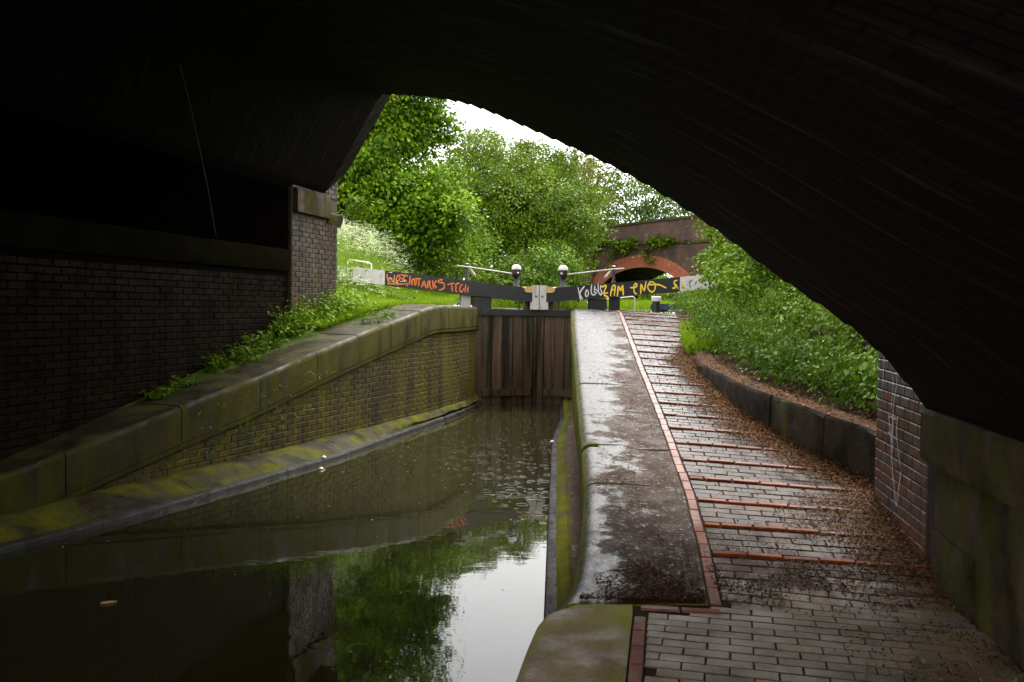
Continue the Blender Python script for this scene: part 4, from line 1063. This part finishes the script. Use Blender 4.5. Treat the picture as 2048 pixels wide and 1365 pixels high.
shrub('bank_shrub', 'pale leafy shrub against the right end of the far bridge', (4.6, 19, 3.0),
      [(4.6, 20, 3.9, .5), (4.4, 18, 3.4, .45), (4.3, 19, 3.0, .4), (3.95, 17, 2.7, .4), (3.75, 15.5, 2.8, .42), (4.6, 17, 3.6, .6), (5.0, 19, 4.6, .8), (4.3, 15, 3.4, .5), (4.9, 15, 4.2, .7), (3.6, 14, 2.6, .4), (4.0, 13.5, 3.3, .5), (4.7, 21, 4.9, .6)], 'leaf_lime', .085, 16, 26, .26)
shrub('pilaster_sprig', 'leafy sprig sprouting beside the left pilaster cap', (-2.75, 15.2, 3.4),
      [(-2.62, 15.3, 3.5, .2), (-2.42, 15.4, 3.66, .17), (-2.7, 15.3, 3.75, .13), (-2.25, 15.5, 3.62, .12)], 'leaf_lime', .085, 40, 7, .1, stem=.15)
shrub('hedge', 'dark hedge in the shade below the lime green tree', (-5, 31, gz(-5, 31)),
      [(-8.5, 31, 4.2, 1.3), (-7, 31, 5.2, 1.4), (-5.6, 31, 4.2, 1.4), (-4.4, 31.5, 5.2, 1.4), (-3.4, 31, 3.9, 1.2), (-2.4, 31.5, 4.4, 1.1), (-6.5, 30, 3.4, 1.0), (-4.6, 29.8, 3.5, .9), (-8, 32, 6.4, 1.5), (-5.6, 32, 6.4, 1.5), (-3.2, 32, 6.0, 1.3), (-9.8, 31, 5.5, 1.6)], 'leaf_dark', .13, 4, 40, .5)
shrub('hedge', 'dark hedge closing the view behind the middle tree', (0, 47, 2.2),
      [(-3.5, 46, 4.2, 1.5), (-1.6, 47, 3.6, 1.5), (.3, 47, 4.4, 1.6), (2.2, 47, 3.7, 1.5), (-.6, 46, 2.9, 1.0), (1.4, 46, 2.9, 1.0), (-2.6, 47, 5.8, 1.5), (1.2, 48, 6, 1.6), (-.6, 48, 6.3, 1.4), (3.2, 48, 5.4, 1.4), (-4.8, 46, 5.4, 1.5)], 'leaf_dark', .17, 2.6, 40, .6)
iv = []
for q in range(34):
    u = random.uniform(-1.2, 3.6); zz = 4.9 + abs(random.gauss(0, .13)) if q < 24 else random.uniform(3.7, 4.9)
    iv.append((*FB(u, -.12, zz), random.uniform(.1, .24)))
for q in range(12): iv.append((*FB(random.uniform(-3.4, -1.2), -.3, random.uniform(3.4, 5.4)), random.uniform(.12, .28)))
shrub('ivy', 'green ivy trailing along the ledge of the far bridge', FB(1, -.1, 4.5), iv, 'leaf_mid', .12, 16, 14, .18, stem=.3)

# ------------------------------------------------------------------ undergrowth, grass, cow parsley
# right bank: dense leafy cover
m = 8500
Yc = 7.2 + 17 * rng.random(m) ** 1.35; oc = .22 + 3.6 * rng.random(m) ** 1.1
oc = np.where(Yc > 12.6, oc - .35 * rng.random(m), oc)
Xc = PRX(Yc) + .2 + oc
hc = .1 + .38 * rng.random(m) + .38 * np.sin(Yc * 2.9 + Xc * 1.7) * np.sin(Xc * 3.1 - Yc * 1.1) * (oc > .6)
Zc = right_z(Xc, Yc) + np.clip(hc, .05, 1)
pos = []; nr = []; tn = []; sz = []
for i in range(m):
    k = 20; q = rng.normal(size=(k, 3)) * np.array([.1, .1, .05]); q[:, 2] -= 1.6 * (q[:, 0] ** 2 + q[:, 1] ** 2)
    pos.append(np.array([Xc[i], Yc[i], Zc[i]]) + q); nr.append(np.array([-.75, -.35, .55]) + rng.normal(size=(k, 3)) * .45)
    tn.append(np.clip(.45 + .25 * math.sin(Xc[i] * 4) + .2 * rng.normal() + .1 * rng.normal(size=k), 0, 1)); sz.append(.022 + .035 * rng.random(k) + (.04 if random.random() < .12 else 0))
o = leaf_cloud('undergrowth', np.concatenate(pos), np.concatenate(nr), np.concatenate(sz), 'leaf_bank', None, np.concatenate(tn), .62, droop=np.array([-.3, -.2, -.7]))
tag(o, 'dense dark green undergrowth on the bank right of the ramp', 'undergrowth', kind='stuff')
def parsley(name, label, X, Y, Z, H, n_head=9, r_head=.055, flor=.016):
    n = len(X); B = np.stack([X, Y, Z], 1)
    lean = rng.normal(size=(n, 2)) * .14
    tip = B + np.stack([lean[:, 0], lean[:, 1], H], 1)
    P_, N_, S_ = [], [], []
    for i in range(n):
        heads = tip[i] + rng.normal(size=(3, 3)) * np.array([.09, .09, .07])
        for h in heads:
            q = rng.normal(size=(n_head, 2)) * r_head * .6
            P_.append(np.stack([h[0] + q[:, 0], h[1] + q[:, 1], h[2] - 2.2 * (q ** 2).sum(1) + rng.normal(size=n_head) * .006], 1)); N_.append(np.tile([0, -.2, 1.0], (n_head, 1)) + rng.normal(size=(n_head, 3)) * .35)
            S_.append(np.full(n_head, flor) * (0.7 + .7 * rng.random(n_head)))
    root = empty(name, (0, 0, 0), label, 'cow parsley', kind='stuff')
    leaf_cloud('flower_heads', np.concatenate(P_), np.concatenate(N_), np.concatenate(S_), 'umbel', root, aspect=.9, fold=.1)
    blade_cloud('stalks', np.repeat(B, 2, 0), np.repeat(H, 2) * .95, np.repeat(lean, 2, 0) + rng.normal(size=(2 * n, 2)) * .05, 'stem', .006, root)
    q = B[rng.integers(0, n, n * 6)]; hh = rng.random(n * 6)
    leaf_cloud('ferny_leaves', q + np.stack([rng.normal(size=n * 6) * .12, rng.normal(size=n * 6) * .12, hh * .6 * H.mean()], 1), np.array([0, -.3, 1.0]) + rng.normal(size=(n * 6, 3)) * .5, .1 + .08 * rng.random(n * 6), 'stem', root, aspect=.4)
    return root
# left slope, tall mass in flower
n = 3400
Yp = rng.uniform(17.2, 29, n); o_ = rng.uniform(1.0, 6.0, n)
Xp = np.where(Yp < 19.5, WX(Yp), -.75) - .5 - o_
keepm = (Xp / Yp > -.26) & (o_ > 1.4 + .3 * np.abs(np.sin(Yp * 2))) & ((Xp / Yp < -.085) | (rng.random(n) < .45))
Xp, Yp = Xp[keepm], Yp[keepm]
Zp = left_z(Xp, Yp); Hp = np.clip(.45 + .85 * sst(.1, .15, -Xp / Yp) + .2 * rng.normal(size=len(Xp)), .35, 1.5)
parsley('cow_parsley', 'frothy white cow parsley in flower on the left bank behind the beam', Xp, Yp, Zp, Hp, 6, .05, .022)
n = 150
Yp = rng.uniform(16, 19.5, n); Xp = WX(Yp) - .5 - rng.uniform(.9, 3.2, n); Hp = rng.uniform(.25, .65, n)
parsley('cow_parsley', 'scattered white cow parsley in front of the left beam', Xp, Yp, left_z(Xp, Yp), Hp, 8, .06, .022)
n = 70
Yp = rng.uniform(7.4, 13.5, n); Xp = PRX(Yp) + .2 + rng.uniform(.7, 2.6, n)
parsley('cow_parsley', 'few small white umbels in the dark undergrowth on the right', Xp, Yp, right_z(Xp, Yp) + .2, rng.uniform(.3, .55, n), 8, .03, .012)
# grass
n = 150000
Yg = 13.6 + 24 * rng.random(n) ** 1.6; og = 8 * rng.random(n) ** 1.5
Xg = np.where(Yg < 19.5, WX(Yg), -.75) - .72 - og * np.where(Yg < 16, .35, 1)
vis = (Xg / Yg > -.26)
Xg, Yg = Xg[vis], Yg[vis]; n = len(Xg)
hg = (.1 + .22 * rng.random(n)) * (.45 + .9 * sst(.3, 1.5, np.where(Yg < 19.5, WX(Yg), -.75) - .72 - Xg))
o = blade_cloud('grass', np.stack([Xg, Yg, left_z(Xg, Yg) - .01], 1), hg, rng.normal(size=(n, 2)) * .08, 'grass', .007, tone=.5 + .25 * np.sin(Xg * 3 + Yg * 1.7) + .2 * rng.normal(size=n))
tag(o, 'bright green grass on the lockside left of the gates', 'grass', kind='stuff')
n = 60000
Yg = rng.uniform(19.6, 48, n); Xg = rng.uniform(-1.3, 6.5, n)
okg = ~((Yg < 33) & (Xg < 1.9) & (Xg > -.9)) & (Xg > STX(Yg) * 0 + 4.0 + (Yg - 24) * .12) & (Xg > 5.9) | (Yg > 33)
Xg, Yg = Xg[okg], Yg[okg]; n = len(Xg)
zg = np.where(Yg > 33, far_z(Xg, Yg), right_z(Xg, Yg))
o = blade_cloud('grass', np.stack([Xg, Yg, zg], 1), .1 + .25 * rng.random(n), rng.normal(size=(n, 2)) * .1, 'grass', .012)
tag(o, 'grass beyond the lock towards the far bridge', 'grass', kind='stuff')
n = 1500
Yg = rng.uniform(12.9, 15.0, n); Xg = PRX(Yg) + rng.uniform(-.05, .4, n)
o = blade_cloud('grass', np.stack([Xg, Yg, right_base(Yg)], 1), .12 + .25 * rng.random(n), rng.normal(size=(n, 2)) * .1 - np.array([.03, .03]), 'grass', .007)
tag(o, 'tuft of long grass at the right edge of the upper ramp', 'grass', kind='stuff')
# nettles and weeds at the foot of the left pilaster and along the wall
def weeds(name, label, Y, X, Z, H, leaf, mat='leaf_bank', k=16):
    P_, N_, S_, T_ = [], [], [], []
    for x, y, z, h in zip(X, Y, Z, H):
        hh = np.sort(rng.random(k)) * h
        a = rng.random(k) * 6.28; rr = leaf * .7 + .04 * rng.random(k); ln = rng.normal(size=2) * .12
        P_.append(np.stack([x + ln[0] * hh / h + rr * np.cos(a), y + ln[1] * hh / h + rr * np.sin(a), z + hh], 1))
        N_.append(np.stack([np.cos(a) * .4, np.sin(a) * .4, np.ones(k)], 1) + rng.normal(size=(k, 3)) * .25); S_.append(leaf * (.7 + .6 * rng.random(k))); T_.append(.35 + .5 * hh / h + .12 * rng.normal(size=k))
    root = empty(name, (0, 0, 0), label, 'weeds', kind='stuff')
    leaf_cloud('weed_leaves', np.concatenate(P_), np.concatenate(N_), np.concatenate(S_), mat, root, np.concatenate(T_), .5, droop=np.array([0, 0, -.6]))
    B = np.stack([X, Y, Z], 1); blade_cloud('weed_stems', B, H, rng.normal(size=(len(X), 2)) * .1, 'stem', .006, root)
n = 220
Yw = rng.uniform(12.9, 15.5, n); t = rng.random(n); Xw = np.where(Yw < 15.1, LWX(Yw) + .1, LWX(15.1) + (Yw - 15.1) * .45) * (1 - t) + (WX(Yw) - .85) * t
weeds('nettles', 'tangle of nettles and weeds at the foot of the left pilaster', Yw, Xw, left_z(Xw, Yw), (.08 + .36 * (1 - t)) * rng.uniform(.5, 1.2, n), .065, 'leaf_lime')
n = 75
Yw = rng.uniform(11.2, 13.2, n); Xw = LWX(Yw) + .06 + .3 * rng.random(n) ** 1.5
weeds('weeds', 'low green weeds along the dark wall above the left coping', Yw, Xw, left_z(Xw, Yw), rng.uniform(.08, .24, n), .065)
n = 22
Yw = rng.uniform(10.05, 10.75, n); Xw = LWX(Yw) + .05 + .2 * rng.random(n)
weeds('weeds', 'small patch of weeds further down the same dark wall', Yw, Xw, left_z(Xw, Yw), rng.uniform(.06, .14, n), .05)
n = 26
Yw = rng.uniform(14.1, 15.0, n); Xw = WX(Yw) - .45 + .35 * rng.random(n)
weeds('creeper', 'straggling creeper lying on top of the left coping', Yw, Xw, WTOP(Yw) + .01, rng.uniform(.04, .2, n), .06, 'leaf_bank', 8)
n = 60
Yw = rng.uniform(9.5, 12.6, n); Xw = WX(Yw) + .075; 
weeds('wall_ferns', 'little tufts growing on the mossy face of the left wing wall', Yw, Xw, WTOP(Yw) - rng.uniform(.15, .8, n), rng.uniform(.03, .1, n), .03, 'leaf_bank', 7)
n = 46
Yw = rng.uniform(4.0, 5.4, n); Xw = RWX(Yw) - .05 - .8 * rng.random(n) ** 1.5
weeds('moss_tufts', 'tiny green seedlings in the paving joints by the right wall', Yw, Xw, np.full(n, .315), rng.uniform(.01, .03, n), .02, 'leaf_lime', 7)

# ------------------------------------------------------------------ litter, floating bits
n = 95000
Yl = 5.25 + 8.5 * rng.random(n) ** 1.1; wl_ = PRX(Yl) - STX(Yl)
f_ = 1 - rng.random(n) ** 1.4 * .95
Xl = STX(Yl) + .08 + f_ * wl_
pat = np.sin(Yl * 2.1 + Xl * 3) + np.sin(Yl * 5.3 - Xl * 4.1) * .6 + np.sin(Xl * 11 + Yl * 3.7) * .4
ok = rng.random(n) < .03 + .97 * sst(.42, .85, f_ + .09 * pat)
ok &= rng.random(n) < .25 + .75 * sst(5.3, 6.4, Yl)
Xl, Yl = Xl[ok], Yl[ok]; n = len(Xl); edge = np.clip((Xl - PRX(Yl) + .6) / .6, 0, 1)
Zl = path_z(Xl, Yl) + .003 + rng.random(n) * (.01 + .06 * edge ** 1.5)
o = leaf_cloud('leaf_litter', np.stack([Xl, Yl, Zl], 1), np.array([0, -.1, 1.0]) + rng.normal(size=(n, 3)) * .4, .009 + .022 * rng.random(n), 'litter', None, rng.random(n) ** 1.3, .45)
tag(o, 'wet brown leaf litter drifted along the right side of the ramp', 'litter', kind='stuff')
n = 9000
Yl = 5.62 + .28 * rng.normal(size=n); Xl = rng.uniform(1.24, 2.6, n)
kp = (Yl > 5.2) & (Yl < 6.5) & (Xl < PRX(Yl)) & (np.sin(Xl * 9 + Yl * 5) + np.sin(Xl * 4.3 - Yl * 9) + rng.normal(size=n) * .6 > -.3)
Xl, Yl = Xl[kp], Yl[kp]; n = len(Xl)
o = leaf_cloud('leaf_litter', np.stack([Xl, Yl, path_z(Xl, Yl) + .003 + .008 * rng.random(n)], 1), np.array([0, -.1, 1.0]) + rng.normal(size=(n, 3)) * .35, .008 + .016 * rng.random(n), 'litter', None, rng.random(n) ** 2 * .6, .5)
tag(o, 'dark crumbled mulch lying across the foot of the ramp', 'litter', kind='stuff')
n = 2600
Yl = rng.uniform(3.6, 5.5, n); Xl = RWX(Yl) - .75 * rng.random(n) ** 1.9
kp = np.sin(Xl * 10 + Yl * 6) + np.sin(Yl * 13 - Xl * 5) + rng.normal(size=n) * .7 > .1
Xl, Yl = Xl[kp], Yl[kp]; n = len(Xl)
o = leaf_cloud('leaf_litter', np.stack([Xl, Yl, .312 + .008 * rng.random(n)], 1), np.array([0, -.1, 1.0]) + rng.normal(size=(n, 3)) * .35, .008 + .018 * rng.random(n), 'litter', None, rng.random(n) ** 2 * .5, .5)
tag(o, 'dark crumbs of dirt gathered along the foot of the right abutment', 'litter', kind='stuff')
n = 5200
Yl = 5.27 + .6 * rng.random(n) ** 2.2; Xl = CRX(Yl) + .1 + (STX(Yl) - CRX(Yl) - .12) * rng.random(n)
kp = np.sin(Xl * 8 + 1) * .5 + np.sin(Xl * 17 + Yl * 11) * .4 + rng.normal(size=n) * .5 - (Yl - 5.3) * 2.2 > -.45
Xl, Yl = Xl[kp], Yl[kp]; n = len(Xl)
o = leaf_cloud('leaf_litter', np.stack([Xl, Yl, path_z(Xl, Yl) + .004 + .014 * rng.random(n)], 1), np.array([0, -.1, 1.0]) + rng.normal(size=(n, 3)) * .4, .01 + .018 * rng.random(n), 'litter', None, rng.random(n) ** 2 * .5, .5)
tag(o, 'heap of dark mulch at the near end of the ramp coping', 'litter', kind='stuff')
n = 2600
Yl = rng.uniform(7.3, 12.8, n); Xl = PRX(Yl) + .03 + .55 * rng.random(n)
o = leaf_cloud('leaf_litter', np.stack([Xl, Yl, np.where(Xl < PRX(Yl) + .24, KTOP(Yl), right_z(Xl, Yl)) + .012], 1), np.array([0, -.1, 1.0]) + rng.normal(size=(n, 3)) * .35, .015 + .03 * rng.random(n), 'litter', None, rng.random(n) ** 1.5, .45)
tag(o, 'brown litter lying on top of the right kerb', 'litter', kind='stuff')
n = 2600
Yl = 5.25 + 9 * rng.random(n) ** 1.8; Xl = CRX(Yl) + .12 + (STX(Yl) - CRX(Yl) - .14) * rng.random(n) ** .7
pk = (np.sin(Yl * 3.3 + 1.5 * Xl) + np.sin(Xl * 7 + Yl * 1.1) + rng.normal(size=n) * .5) > .45
Xl, Yl = Xl[pk], Yl[pk]; n = len(Xl)
o = leaf_cloud('leaf_litter', np.stack([Xl, Yl, path_z(Xl, Yl) + .012], 1), np.array([0, -.1, 1.0]) + rng.normal(size=(n, 3)) * .3, .012 + .022 * rng.random(n), 'litter', None, rng.random(n) * .6, .5)
tag(o, 'dark mulch scattered over the wet ramp coping', 'litter', kind='stuff')
n = 1000
Yl = 6 + 13 * rng.random(n) ** .5; t = rng.random(n); Xl = LIP(Yl) + (RLIP(Yl) - LIP(Yl)) * t
o = leaf_cloud('petals_and_glints', np.stack([Xl, Yl, np.full(n, .004)], 1), np.array([0, 0, 1.0]) + rng.normal(size=(n, 3)) * .05, .008 + .016 * rng.random(n) ** 3, 'petal_glint', None, rng.random(n), .7, .05)  # partly floating petals, partly raindrop highlights painted as pale flecks
tag(o, 'pale floating petals and painted raindrop glints on the canal', 'petals', kind='stuff')
mb = MB(); mb.tube([(-2.68, 6.02, .008), (-2.63, 6.04, .009), (-2.59, 6.06, .008)], [.008, .009, .005], 6)
tag(mb.build('driftwood', 'tan_wood', smooth=50), 'short pale stick floating on the dark water', 'stick')
def blossom(x, y, z, r, label):
    mb = MB(); mb.lathe((x, y, z), [(r * .6, 0), (r, r * .35), (r * .8, r * .7), (r * .3, r)], 9)
    tag(mb.build('blossom', 'white_rail', smooth=50), label, 'flower')
blossom(-2.34, 11.55, .065, .03, 'white blossom lying on the left ledge above the water')
blossom(-2.28, 11.1, .0, .03, 'white blossom floating just off the left ledge')
blossom(.6, 13.2, .062, .035, 'white blossom on the lip of the right ledge')
